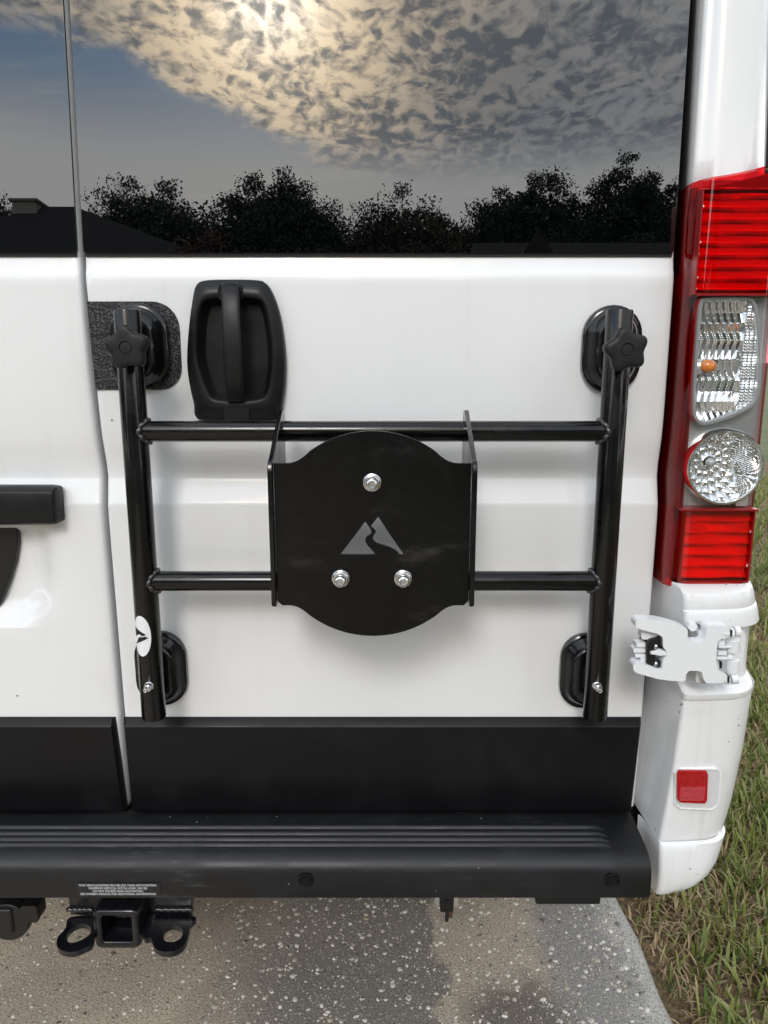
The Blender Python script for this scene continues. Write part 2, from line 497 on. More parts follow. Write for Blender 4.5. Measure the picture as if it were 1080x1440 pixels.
def mirror_mesh_obj(o, xm, parent=None):
    """a copy of one part reflected in the van's middle plane"""
    me = o.data.copy()
    n = len(me.vertices); a = np.empty(n * 3); me.vertices.foreach_get('co', a); a = a.reshape(-1, 3)
    a[:, 0] = 2 * xm - a[:, 0]
    me.vertices.foreach_set('co', a.ravel()); me.flip_normals(); me.update()
    c = o.copy(); c.data = me; COL.objects.link(c); c.parent = parent
    return c

# a photo pixel on the plane Y = const (only used to read the van's dimensions in metres)
CP, SP = math.cos(PITCH), math.sin(PITCH)
def P(px, py, Y=0.0):
    u = (px - 540) / FPX; v = (py - 720) / FPX
    d = Vector((u, CP - v * SP, -SP - v * CP))
    return Vector((0, -DIST, CAMH)) + d * ((Y + DIST) / d.y)
def PH(px, py, Z):
    u = (px - 540) / FPX; v = (py - 720) / FPX
    d = Vector((u, CP - v * SP, -SP - v * CP))
    return Vector((0, -DIST, CAMH)) + d * ((Z - CAMH) / d.z)
def XZ(px, py, Y=0.0):
    q = P(px, py, Y); return (q.x, q.z)
def ZY(py, Y=0.0): return P(540, py, Y).z

def lerp(a, b, t): return a + (b - a) * t
def sstep(x, a, b):
    t = min(1, max(0, (x - a) / (b - a))); return t * t * (3 - 2 * t)
def interp(x, pts):
    pts = sorted(pts)
    if x <= pts[0][0]: return pts[0][1]
    for (a, va), (b, vb) in zip(pts, pts[1:]):
        if x <= b: return lerp(va, vb, (x - a) / (b - a))
    return pts[-1][1]
def smooth_closed(poly, per=6):
    n = len(poly); out = []
    for i in range(n):
        p0, p1, p2, p3 = (Vector(poly[(i + k) % n]) for k in (-1, 0, 1, 2))
        for k in range(per):
            t = k / per
            q = .5 * ((2 * p1) + (p2 - p0) * t + (2 * p0 - 5 * p1 + 4 * p2 - p3) * t * t + (3 * p1 - p0 - 3 * p2 + p3) * t ** 3)
            out.append((q[0], q[1]))
    return out
def resample(poly, n):
    pts = [Vector(p) for p in poly]; L = [0]
    for i in range(len(pts)): L.append(L[-1] + (pts[(i + 1) % len(pts)] - pts[i]).length)
    out = []; k = 0
    for i in range(n):
        d = L[-1] * i / n
        while L[k + 1] < d: k += 1
        t = (d - L[k]) / max(1e-9, L[k + 1] - L[k])
        q = pts[k].lerp(pts[(k + 1) % len(pts)], t); out.append((q[0], q[1]))
    return out
def rrect(x0, x1, z0, z1, r, n=6):
    out = []
    for cx, cz, a0 in ((x1 - r, z1 - r, 0), (x0 + r, z1 - r, 90), (x0 + r, z0 + r, 180), (x1 - r, z0 + r, 270)):
        for k in range(n + 1):
            a = R(a0 + 90 * k / n); out.append((cx + r * math.cos(a), cz + r * math.sin(a)))
    return out
def offset(poly, d):
    """shrink a convex-ish loop towards its inside by about d"""
    n = len(poly); out = []
    area = sum(poly[i][0] * poly[(i + 1) % n][1] - poly[(i + 1) % n][0] * poly[i][1] for i in range(n))
    sg = 1 if area > 0 else -1
    for i in range(n):
        a, b, c = Vector(poly[i - 1]), Vector(poly[i]), Vector(poly[(i + 1) % n])
        e = (c - a)
        if e.length < 1e-9: out.append(poly[i]); continue
        e.normalize(); out.append((b[0] - sg * e[1] * d, b[1] + sg * e[0] * d))
    return out
def inside(p, poly):
    x, y = p; c = False; n = len(poly)
    for i in range(n):
        (x1, y1), (x2, y2) = poly[i], poly[(i + 1) % n]
        if (y1 > y) != (y2 > y) and x < (x2 - x1) * (y - y1) / (y2 - y1) + x1: c = not c
    return c
FRONT = lambda a, b, d: (a, d, b)          # loop in XZ, depth along Y
TOP = lambda a, b, d: (a, b, d)            # loop in XY, depth along Z
SIDE = lambda a, b, d: (d, a, b)           # loop in YZ, depth along X
def ring(poly, y): return [(a, y, b) for a, b in poly]

# ================================================================== the setting
EDGE = 0.574                                   # the driveway's right edge
def build_ground():
    g = MB(); S = 1500
    g.add([(-S, -S, -.035), (S, -S, -.035), (S, S, -.035), (-S, S, -.035)], [(0, 1, 2, 3)])
    tag(g.build('ground', 'lawn', smooth=0), kind='structure')
    # slab with a worn, rounded edge
    def slab(u, v):
        y = -9 + 19 * v
        e = EDGE + .006 * math.sin(y * 7) + .004 * math.sin(y * 23 + 1)
        prof = [(-2.75, -.06), (-2.74, -.012), (-2.72, 0), (-1.2, 0), (-.4, 0), (.2, 0), (e - .07, 0), (e - .035, -.002), (e - .016, -.007), (e - .005, -.017), (e, -.032), (e + .002, -.07)]
        x, z = prof[int(round(u * (len(prof) - 1)))]
        return (x, y, z)
    tag(MB().grid(slab, 12, 240).build('driveway', 'concrete', smooth=60), kind='structure')
    tag(MB().box(-60, 60, -13.0, -9.0, -.2, -.028).build('road', 'asphalt', smooth=0), kind='structure')
    # bare thatchy soil beside the slab
    def soil(u, v):
        x = EDGE - .01 + 4.5 * u; y = -4 + 13 * v
        return (x, y, -.030 + .010 * math.sin(x * 31 + y * 3) * math.sin(y * 27) + .004 * math.sin(y * 61 + x * 90))
    tag(MB().grid(soil, 90, 200).build('lawn_soil', 'soil', smooth=60), kind='structure')
build_ground()

def tone_mesh(name, V, F, tones, mat, per_face_verts):
    me = bpy.data.meshes.new(name)
    n = len(V); me.vertices.add(n); me.vertices.foreach_set('co', np.asarray(V, dtype=np.float32).ravel())
    F = np.asarray(F, dtype=np.int32); k = F.shape[1]
    me.loops.add(F.size); me.loops.foreach_set('vertex_index', F.ravel())
    me.polygons.add(len(F)); me.polygons.foreach_set('loop_start', np.arange(0, F.size, k, dtype=np.int32))
    me.update(calc_edges=True)
    at = me.color_attributes.new('tone', 'FLOAT_COLOR', 'POINT')
    c = np.ones((n, 4), dtype=np.float32); c[:, :3] = tones
    at.data.foreach_set('color', c.ravel())
    me.materials.append(mat); me.validate()
    return me

def grass(name, n, xr, yr, hmin, hmax, wid, label, dry):
    x = RNG.uniform(*xr, n); y = RNG.uniform(*yr, n)
    # tufts
    k = max(1, n // 26); tx = RNG.uniform(*xr, k); ty = RNG.uniform(*yr, k); ti = RNG.integers(0, k, n)
    tuft = RNG.random(n) < .72
    sp = .026
    x = np.where(tuft, tx[ti] + RNG.normal(0, sp, n), x); y = np.where(tuft, ty[ti] + RNG.normal(0, sp, n), y)
    ok = (x > EDGE + .012 + .03 * RNG.random(n) + .022 * np.sin(y * 14 + 1) * np.sin(y * 5)) & (x < xr[1] + .1); x, y, ti, tuft = x[ok], y[ok], ti[ok], tuft[ok]; n = len(x)
    patchy = .5 + .5 * np.sin(x * 9 + 2 * np.sin(y * 5)) * np.sin(y * 7 + 1.5 * np.sin(x * 6))
    isdry = RNG.random(n) < dry + .5 * (patchy - .5) + .25 * np.exp(-(x - EDGE) / .08)
    h = RNG.uniform(hmin, hmax, n) * np.where(isdry, .75, 1)
    az = RNG.uniform(0, 2 * np.pi, n); lean = np.where(isdry, RNG.uniform(.7, 1.45, n), RNG.uniform(.1, 1.05, n))
    w = wid * RNG.uniform(.6, 1.3, n) * np.where(isdry, .6, 1)
    dx, dy = np.cos(az), np.sin(az)
    # keep blades from leaning over the slab too far
    dx = np.where((x < EDGE + .06) & (dx < -.3) & (RNG.random(n) < .7), -dx, dx)
    sx, sy = -np.sin(az), np.cos(az)
    V = []; z0 = -.034
    segs = [(0, 1.0), (.38, .95), (.72, .7), (1.0, .05)]
    for (tt, ww) in segs:
        a = lean * tt
        ds = h * tt
        hor = ds * np.sin(a * .8); ver = ds * np.cos(a * .75)
        cx = x + dx * hor; cy = y + dy * hor; cz = z0 + ver
        for sg in (-1, 1):
            V.append(np.stack([cx + sg * sx * w * ww / 2, cy + sg * sy * w * ww / 2, cz + 0 * cx], 1))
    V = np.stack(V, 1)                           # n, 8, 3
    base = np.arange(n)[:, None, None] * 8
    F = (base + np.array([[0, 1, 3, 2], [2, 3, 5, 4], [4, 5, 7, 6]])[None]).reshape(-1, 4)
    g1 = np.array([.085, .145, .032]); g2 = np.array([.31, .33, .095]); d1 = np.array([.22, .15, .075]); d2 = np.array([.52, .41, .24])
    r = RNG.random((n, 1))
    tufttone = RNG.random((k, 1))[ti] * .5
    tone = np.where(isdry[:, None], d1 + (d2 - d1) * r, g1 + (g2 - g1) * (r * .5 + tufttone))
    tones = np.repeat(tone[:, None, :], 8, 1).copy()
    tipdry = (RNG.random((n, 1)) < .3) & ~isdry[:, None]
    tones[:, 6:, :] = np.where(tipdry[:, :, None], d2[None, None], tones[:, 6:, :])
    me = tone_mesh(name, V.reshape(-1, 3), F, tones.reshape(-1, 3), M['blades'], 8)
    o = bpy.data.objects.new(name, me); COL.objects.link(o)
    return tag(o, label, 'grass', kind='stuff')
grass('grass', 42000, (EDGE, 1.75), (-.9, 2.2), .028, .085, .0076, 'patchy green and straw coloured lawn grass along the driveway', .54)
grass('grass', 34000, (EDGE, 4.4), (2.2, 8.5), .06, .13, .011, 'lawn grass farther along beside the van', .45)

def chips():
    n = 15000
    x = RNG.uniform(-1.25, EDGE - .03, n); y = RNG.uniform(-.35, .62, n)
    s = .0014 + .0070 * RNG.random(n) ** 4.6
    s *= np.where(x < -.35, .8, 1)
    V, F, T = [], [], []
    for i in range(n):
        k = 6; a0 = RNG.random() * 6.28; el = RNG.uniform(.45, 1.0); rot = RNG.random() * 3.14
        top, bot = [], []
        for j in range(k):
            a = a0 + j * 6.283 / k + RNG.uniform(-.3, .3); r = s[i] * RNG.uniform(.7, 1.15)
            ax, ay = r * math.cos(a), r * el * math.sin(a)
            qx = ax * math.cos(rot) - ay * math.sin(rot); qy = ax * math.sin(rot) + ay * math.cos(rot)
            bot.append((x[i] + qx, y[i] + qy, -.001)); top.append((x[i] + qx * .75, y[i] + qy * .75, min(.0016, s[i] * .3)))
        o = len(V); V += bot + top
        for j in range(k): F.append((o + j, o + (j + 1) % k, o + k + (j + 1) % k, o + k + j))
        F.append((o + k, o + k + 1, o + k + 2, o + k + 3)); F.append((o + k, o + k + 3, o + k + 4, o + k + 5))
        q = RNG.random(); c = (np.array([.34, .29, .22]) * (1 - q) + np.array([.74, .71, .66]) * q) * (1 if RNG.random() > .22 else .3)
        T += [c] * (2 * k)
    me = tone_mesh('aggregate_chips', V, F, np.array(T), M['chips'], 12)
    o = bpy.data.objects.new('aggregate_chips', me); COL.objects.link(o)
    o.parent = bpy.data.objects['driveway']; tag(o, kind='stuff')
chips()

# ================================================================== the van
XS = -.4495                                   # the seam between the two rear doors: the van's middle
van = empty('van', (XS, 0, 0), label='white panel van with tinted rear windows parked backwards on the driveway', cat='van')
van_kids = []
def vp(mb, name, m, **kw):
    """a direct part of the van (shapes are given in world metres)"""
    o = mb.build(name, m, van, **kw); o.matrix_parent_inverse = Matrix.Translation((-XS, 0, 0)); return o
def sp(mb, name, m, parent, **kw):
    o = mb.build(name, m, parent, **kw); return o

LEAN = math.tan(R(3.0))
ZW = ZY(358, .008)                            # lower edge of the glass
ZC = ZY(384)                                  # crease under the glass
ZM = ZY(1008)                                 # top of the black moulding
ZB = .509                                     # door bottom
Z1, Z2, Z3 = ZY(615), ZY(671, .010), ZY(709)
def door_y(z):
    if z > ZW: return .010 + (z - ZW) * LEAN
    return interp(z, [(ZB, .004), (.60, .0), (Z3 - .03, -.003), (Z3, -.002), (Z3 + .006, 0), (Z2 - .004, .009), (Z2, .0105), (Z2 + .02, .010), (Z1, .002), (Z1 + .05, 0), (ZC - .012, .0005), (ZC, .002), (ZC + .006, .005), (ZW - .006, .009), (ZW, .010)])
SEAM_R = [(ZB, P(174, 1004).x + .0005), (P(174, 1004).z, P(174, 1004).x), (P(150, 705).z, P(150, 705).x), (P(121, 417).z, P(121, 417).x), (ZW, P(121, 417).x - .002), (1.78, P(121, 417).x - .001), (2.3, P(121, 417).x)]
def seam_r(z): return interp(z, SEAM_R)
def edge_r(z): return interp(z, [(ZB, .438), (.8, .4395), (1.40, .4385), (ZW, .439), (1.78, .4425), (2.3, .448)])
GAP = .0072

def door(name, xl, xr, dents=None):
    zs = sorted(set([ZB, ZB + .02, .56, .60, .65, .70, .75, .8, .84, .88, Z3 - .05, Z3 - .03, Z3 - .014, Z3 - .005, Z3, Z3 + .003, Z3 + .006, lerp(Z3, Z2, .5), Z2 - .008, Z2 - .004, Z2, Z2 + .01, Z2 + .02, Z2 + .04, Z1, Z1 + .025, Z1 + .05, 1.2, 1.28, 1.34, ZC - .02, ZC - .012, ZC - .005, ZC, ZC + .003, ZC + .006, ZC + .012, ZW - .006, ZW - .002, ZW, 1.5, 1.6, 1.7, 1.8, 1.95, 2.1, 2.2, 2.3] + ([.66 + .012 * k for k in range(26)] if dents else [])))
    nint = 60 if dents else 14
    verts, faces = [], []
    W = None
    for z in zs:
        a, b = xl(z), xr(z); y = door_y(z)
        row = [(a, .05, z), (a, y + .012, z), (a + .0006, y + .005, z), (a + .002, y + .0018, z), (a + .005, y + .0003, z)]
        for k in range(nint):
            x = lerp(a + .012, b - .012, k / (nint - 1))
            row.append((x, y + (dents(x, z) if dents else 0), z))
        row += [(b - .005, y + .0003, z), (b - .002, y + .0018, z), (b - .0006, y + .005, z), (b, y + .012, z), (b, .05, z)]
        W = len(row); verts += row
    for r in range(len(zs) - 1):
        for c in range(W - 1):
            faces.append((r * W + c, r * W + c + 1, (r + 1) * W + c + 1, (r + 1) * W + c))
    return vp(MB().add(verts, faces), name, 'paint', smooth=50)
right_door = door('rear_door', seam_r, edge_r)
RX, RZ0, RZ1 = P(83, 800).x, P(40, 884).z, P(40, 744).z
def recess(x, z):
    # number-plate hollow with a rounded lower corner
    d = sstep(RX - x, -.004, .045) * sstep(z, RZ0 - .004, RZ0 + .05) * sstep(RZ1 + .012 - z, 0, .012)
    if z < RZ0 + .09 and x > RX - .09:
        rr = math.hypot(max(0, x - (RX - .09)), max(0, RZ0 + .09 - z))
        d = min(d, sstep(.094 - rr, 0, .05))
    return .026 * d
xl_left = lambda z: 2 * XS - edge_r(z)
left_door = door('rear_door', xl_left, lambda z: seam_r(z) - GAP, recess)

# ---- glass
def pane(name, x0f, x1f, inset0, inset1):
    zt = 2.12; z0 = ZW + .0015
    pts = []
    a = [(x0f(z0) + inset0, z0), (x1f(z0) - inset1, z0), (x1f(zt) - inset1, zt), (x0f(zt) + inset0, zt)]
    poly = []
    for i, p in enumerate(a):                 # small rounded corners
        pr, nx = Vector(a[i - 1]), Vector(a[(i + 1) % 4]); v = Vector(p)
        d1 = (pr - v).normalized() * .006; d2 = (nx - v).normalized() * .006
        for k in range(5):
            t = k / 4; q = (v + d1) * (1 - t) ** 2 + v * 2 * t * (1 - t) + (v + d2) * t * t; poly.append((q[0], q[1]))
    m = MB().prism(poly, [], lambda x, z, d: (x, door_y(z) + d, z), -.0055, -.0005)
    o = vp(m, name, 'glass', smooth=30, bev=.0012)
    # black rubber edge that shows as a line under the glass
    g = MB().prism([(x0f(z0) + inset0 + .002, z0 - .0045), (x1f(z0) - inset1 - .002, z0 - .0045), (x1f(z0) - inset1 - .002, z0 + .003), (x0f(z0) + inset0 + .002, z0 + .003)], [], lambda x, z, d: (x, door_y(ZW) + d, z), -.0035, .001)
    sp(g, 'rubber_seal', 'rubber', o)
    return o
pane('window_pane', seam_r, edge_r, .0010, .004)
pane('window_pane', xl_left, lambda z: seam_r(z) - GAP, .004, .0010)

# ---- black mouldings along the bottom of both doors
def moulding(x0t, x1t, x0b, x1b):
    zt, zb = ZM, ZB + .001
    prof = [(.0, zt + .0005), (-.004, zt), (-.0125, zt - .0085), (-.0145, zt - .0115), (-.0155, zt - .10), (-.015, zb + .006), (-.012, zb), (.0, zb - .0005)]
    def xe(a, b, z): return lerp(b, a, (z - zb) / (zt - zb))
    rings = []
    for ext in (0, 1, 2, 3):
        r = []
        for (y, z) in prof:
            a, b = xe(x0t, x0b, z), xe(x1t, x1b, z)
            sh = .006 if ext in (0, 3) else 0
            x = (a if ext < 2 else b); x += (0 if ext in (0, 3) else (.005 if ext == 1 else -.005))
            yy = y * (.35 if ext in (0, 3) else 1)
            r.append((x, yy, z))
        rings.append(r)
    return vp(MB().loft(rings), 'lower_moulding', 'mould', smooth=28, bev=.0012)
moulding(P(174.5, 1008).x, P(901, 1008).x, P(187.5, 1138).x, P(886, 1138).x)
a, b = P(163, 1008).x, P(181, 1138).x
moulding(2 * XS - P(901, 1008).x, a, 2 * XS - P(886, 1138).x, b)

# ---- jamb and seam backing
vp(MB().box(2 * XS - .60, .60, .052, .09, .45, 2.35), 'door_frame', 'rubber')

for x0 in (.4462, 2 * XS - .4497):
    vp(MB().add([(x0 + dx, y + (z - ZW) * LEAN, z) for z in (1.40, 2.30) for dx, y in ((0, .045), (0, .010), (.001, .008), (.0025, .008), (.0035, .010), (.0035, .045))], [(k, (k + 1) % 6, 6 + (k + 1) % 6, 6 + k) for k in range(6)]), 'door_seal', 'rubber')
# ---- door handle on the right door
hand = None
def door_handle():
    o = [(560, 97), (600, 77), (715, 73), (830, 76), (868, 88), (897, 130), (925, 205), (943, 290), (957, 420), (955, 540), (943, 630), (922, 702), (740, 705), (571, 700), (548, 625), (527, 530), (518, 430), (526, 290), (543, 160)]
    Z = 1080 / 340
    out = smooth_closed([XZ(100 + x / Z, 370 + y / Z, -.012) for x, y in o], 5)
    out = resample(out, 96)
    i = [(590, 165), (640, 152), (715, 150), (800, 152), (848, 166), (872, 220), (890, 320), (897, 420), (890, 520), (872, 590), (835, 612), (735, 622), (640, 612), (612, 590), (578, 510), (556, 420), (556, 320), (566, 220)]
    inn = resample(smooth_closed([XZ(100 + x / Z, 370 + y / Z, -.03) for x, y in i], 5), 96)
    # start both loops at the same place so the loft does not twist
    def start(lp):
        c = Vector((sum(p[0] for p in lp), sum(p[1] for p in lp))) / len(lp)
        area = sum(lp[k][0] * lp[(k + 1) % len(lp)][1] - lp[(k + 1) % len(lp)][0] * lp[k][1] for k in range(len(lp)))
        if area < 0: lp = lp[::-1]
        k = min(range(len(lp)), key=lambda q: abs(math.atan2(lp[q][1] - c[1], lp[q][0] - c[0]) - 0.0))
        return lp[k:] + lp[:k]
    out, inn = start(out), start(inn)
    rings = [ring(out, .002), ring(out, -.012), ring(offset(out, .0015), -.0165), ring(offset(out, .005), -.019),
             ring([(lerp(a[0], b[0], .55), lerp(a[1], b[1], .55)) for a, b in zip(out, inn)], -.0255),
             ring(offset(inn, -.003), -.0275), ring(inn, -.0265), ring(offset(inn, .002), -.0235), ring(offset(inn, .006), -.008), ring(offset(inn, .010), -.0035)]
    h = vp(MB().loft(rings, True, True), 'door_handle', 'handle', smooth=40)
    # upright grab bar
    secs = []
    path = [(712, 104, -.024), (712, 118, -.035), (713, 150, -.042), (716, 230, -.050), (720, 330, -.053), (724, 430, -.052), (729, 520, -.046), (733, 575, -.038), (735, 606, -.028)]
    for k, (x, y, Y) in enumerate(path):
        cx, cz = XZ(100 + x / Z, 370 + y / Z, Y)
        hw = .0133 if k else .0115
        sec = rrect(-hw, hw, -.0065, .0065, .004, 3)
        t0 = path[max(0, k - 1)]; t1 = path[min(len(path) - 1, k + 1)]
        d = Vector((P(100 + t1[0] / Z, 370 + t1[1] / Z, t1[2]) - P(100 + t0[0] / Z, 370 + t0[1] / Z, t0[2]))).normalized()
        nrm = Vector((1, 0, 0)).cross(d).normalized()
        secs.append([Vector((cx, Y, cz)) + Vector((1, 0, 0)) * q[0] + nrm * q[1] for q in sec])
    sp(MB().loft(secs), 'grab_bar', 'handle', h, smooth=50)
    # top housing the bar springs from, and its foot
    c0 = rrect(*[XZ(100 + 655 / Z, 411, -.027)[0], XZ(100 + 768 / Z, 411, -.027)[0]], ZY(370 + 172 / Z, -.027), ZY(370 + 92 / Z, -.027), .008, 4)
    c1 = rrect(*[XZ(100 + 668 / Z, 411, -.03)[0], XZ(100 + 757 / Z, 411, -.03)[0]], ZY(370 + 166 / Z, -.03), ZY(370 + 102 / Z, -.03), .006, 4)
    sp(MB().loft([ring(c0, -.018), ring(c0, -.0285), ring(offset(c0, .0015), -.030), ring(c1, -.030), ring(offset(c1, .002), -.024)], True, True), 'bar_socket', 'handle', h)
    c2 = [XZ(100 + x / Z, 370 + y / Z, -.024) for x, y in ((682, 612), (788, 612), (800, 640), (800, 698), (682, 698), (676, 640))]
    sp(MB().prism(c2, [], FRONT, -.012, -.0265), 'bar_foot', 'handle', h, bev=.003)
    return h
door_handle()

# ---- black grained film behind the upper left pad
def film():
    x0 = seam_r(ZY(485)) + .001
    a, b = P(254, 485), P(0, 0)
    x1 = P(254, 485).x; zt, zb = ZY(424), ZY(548)
    r = .040; poly = [(seam_r(zb) + .0012, zb)]
    for cx, cz, a0 in ((x1 - .034, zb + .034, 270), (x1 - r, zt - r, 0)):
        rr = .034 if a0 == 270 else r
        for k in range(9):
            t = R(a0 + 90 * k / 8); poly.append((cx + rr * math.cos(t), cz + rr * math.sin(t)))
    poly.append((seam_r(zt) + .0012, zt))
    vp(MB().prism(poly, [], FRONT, .002, -.0022), 'protective_film', 'film', smooth=30)
film()

# ---- plate light bar and plate holder on the left door
def plate_area():
    x1 = P(78, 700, -.03).x; zt, zb = ZY(683, -.03), ZY(738, -.03)
    x0 = 2 * XS - .30 - .55
    prof = [(.0, zt - .004), (-.012, zt - .001), (-.024, zt - .003), (-.034, zt - .010), (-.038, zt - .030), (-.036, zb + .004), (-.030, zb), (.0, zb)]
    rings = [[(x0, y, z) for y, z in prof], [(x1 - .010, y, z) for y, z in prof], [(x1 - .003, y * .97, lerp(z, (zt + zb) / 2, .03)) for y, z in prof], [(x1, y * .85, lerp(z, (zt + zb) / 2, .10)) for y, z in prof]]
    vp(MB().loft(rings), 'plate_light_bar', 'handle', smooth=35, bev=.0015)
    # dark holder below with a curved side
    e = [P(24, 741, .012), P(25, 765, .012), P(21, 790, .012), P(12, 820, .012), P(0, 850, .012)]
    pts = [(q.x, q.z) for q in e] + [(e[-1].x - .035, e[-1].z - .05), (e[-1].x - .09, e[-1].z - .075), (x0 + .1, e[-1].z - .08), (x0 + .05, e[0].z)]
    o = vp(MB().prism(pts, [], FRONT, .032, .012), 'plate_holder', 'blackpl', bev=.003, smooth=40)
    return o
plate_area()

# ---- corner: pillar, quarter panel, bumper corner (right side, then mirrored)
corner = []
def corner_loft(name, levels, m, yback=.42, smooth=40, arc=0.0):
    """levels: (z, xl, xr, yf, yj, rr): plan sections from the jamb round the rear corner to the side"""
    rings = []
    for (z, xl, xr, yf, yj, rr) in levels:
        s = [(xl - .010, yj, z), (xl - .006, yj - .008, z)]
        s += [(lerp(xl - .006, xl - .001, k / 3), lerp(yj - .008, yf + arc + .009, k / 3), z) for k in (1, 2, 3)]
        for k in range(1, 6):
            a = R(90 * k / 6); s.append((xl + .007 - .008 * math.cos(a), yf + arc + .008 - .008 * math.sin(a), z))
        for k in range(0, 9):
            t = k / 8; s.append((lerp(xl + .009, xr - rr, t), yf + .004 * t * t + arc * (1 - t) ** 2, z))
        for k in range(1, 10):
            a = R(90 * k / 9); s.append((xr - rr + rr * math.sin(a), yf + .004 + rr * 1.15 - rr * 1.15 * math.cos(a), z))
        s += [(xr + .002, .22, z), (xr + .003, yback, z)]
        rings.append(s)
    o = vp(MB().loft(rings, False, False, closed=False), name, m, smooth=smooth)
    corner.append(o); return o

# upper pillar (behind and above the lamp)
corner_loft('rear_pillar', [(z, interp(z, [(.9, .462), (1.42, .4545), (1.8, .4575), (2.35, .462)]), interp(z, [(.9, .59), (1.5, .592), (2.0, .575), (2.4, .53)]), interp(z, [(.9, .02), (1.49, .02), (1.53, -.012), (2.3, .03)]), .06, .085) for z in (.9, 1.2, 1.49, 1.53, 1.56, 1.62, 1.7, 1.85, 2.0, 2.2, 2.38)], 'paint', arc=.0115)
# quarter panel below the lamp
zl0 = ZY(826, -.07)
zg1, zg2, zg3, zg4 = ZY(868, -.085), ZY(876, -.06), ZY(962, -.06), ZY(984, -.085)
XRl = [(.45, .578), (.505, .584), (.60, .598), (.75, .605), (.87, .604), (.93, .588)]
XLl = [(.45, .448), (.52, .452), (.62, .462), (.75, .468), (.93, .455)]
def lv(z, yf, rr=.07): return (z, interp(z, XLl), interp(z, XRl), yf, .055, rr)
lev = [lv(.500, -.083), lv(.56, -.086), lv(.65, -.088), lv(zg4 - .012, -.0885), lv(zg4 - .002, -.0885), lv(zg4, -.087), lv(zg4 + .0015, -.0915), lv(zg4 + .004, -.093), lv(zg4 + .012, -.0935), lv(zg3 - .008, -.091), lv(zg3, -.082), lv(zg3 + .006, -.066), lv(zg3 + .014, -.062), lv(zg2 - .016, -.062), lv(zg2 - .005, -.066), lv(zg2, -.085), lv(zg2 + .002, -.0905), lv(zg1 + .006, -.092), lv(zg1 + .010, -.0905), lv(zg1 + .012, -.087), lv(zg1 + .015, -.0885), lv(zl0 - .014, -.089), lv(zl0 - .006, -.086), lv(zl0 - .001, -.076), lv(zl0 + .001, -.05)]
corner_loft('quarter_panel', lev, 'paint2', smooth=28)
# bumper corner
def bumper_corner():
    lv2 = []
    zt = ZY(1189, -.095); zb = ZY(1268, -.10)
    for k, (t, grow, yf) in enumerate([(0, -.006, -.0855), (.012, -.002, -.0885), (.03, -.0005, -.0905), (.14, -.004, -.0925), (.45, -.013, -.0955), (.66, -.024, -.096), (.82, -.039, -.095), (.92, -.054, -.092), (.98, -.068, -.087), (1.0, -.080, -.078)]):
        z = lerp(zt, zb, t)
        lv2.append((z, .4495 + .001 * t, .578 + grow, yf, -.01, max(.035, .055 - .01 * t)))
    return corner_loft('bumper_corner', lv2[::-1], 'paint2', yback=.42, smooth=40)
bumper_corner()
# reflex reflector let into the corner
def reflex():
    Y = -.0885
    poly = [XZ(x, y, Y) for x, y in ((955, 1081), (1008, 1082), (1013, 1088), (1011, 1120), (1007, 1133), (1000, 1138), (956, 1136), (949, 1130), (949, 1088))]
    fr = smooth_closed(poly, 1)
    o = vp(MB().prism(offset(poly, -.0018), [offset(poly, .0012)], FRONT, -.0835, -.0905), 'reflector_bezel', 'paint2', bev=.0012); corner.append(o)
    o2 = vp(MB().prism(offset(poly, .0008), [], FRONT, -.083, -.0892), 'reflector_pocket', 'jamb'); corner.append(o2)
    lp = [XZ(x, y, -.094) for x, y in ((955, 1084), (994, 1084.5), (996, 1090), (994.5, 1126), (992, 1130), (956, 1128.5), (952.5, 1124), (953, 1088))]
    r = vp(MB().prism(lp, [], FRONT, -.088, -.0945), 'rear_reflector', 'redreflex', bev=.0012); corner.append(r)
    x0, z0 = lp[6][0], lp[5][1]; x1, z1 = lp[2][0], lp[0][1]; zm = lerp(z0, z1, .52)
    mb = MB()
    nr = 11
    for k in range(nr):                       # vertical prisms above, fine horizontal ones below
        a = lerp(x0 + .003, x1 - .003, k / nr); b = lerp(x0 + .003, x1 - .003, (k + 1) / nr)
        mb.add([(a, -.0945, zm), (b, -.0945, zm), ((a + b) / 2, -.0957, zm), (a, -.0945, z1 - .003), (b, -.0945, z1 - .003), ((a + b) / 2, -.0957, z1 - .003)], [(0, 2, 5, 3), (2, 1, 4, 5), (0, 1, 2), (3, 5, 4)])
    for k in range(12):
        a = lerp(z0 + .003, zm - .001, k / 12); b = lerp(z0 + .003, zm - .001, (k + 1) / 12)
        mb.add([(x0 + .003, -.0945, a), (x0 + .003, -.0945, b), (x0 + .003, -.0953, (a + b) / 2), (x1 - .003, -.0945, a), (x1 - .003, -.0945, b), (x1 - .003, -.0953, (a + b) / 2)], [(0, 2, 5, 3), (2, 1, 4, 5)])
    s = sp(mb, 'prism_face', 'redreflex', r, smooth=0)
reflex()

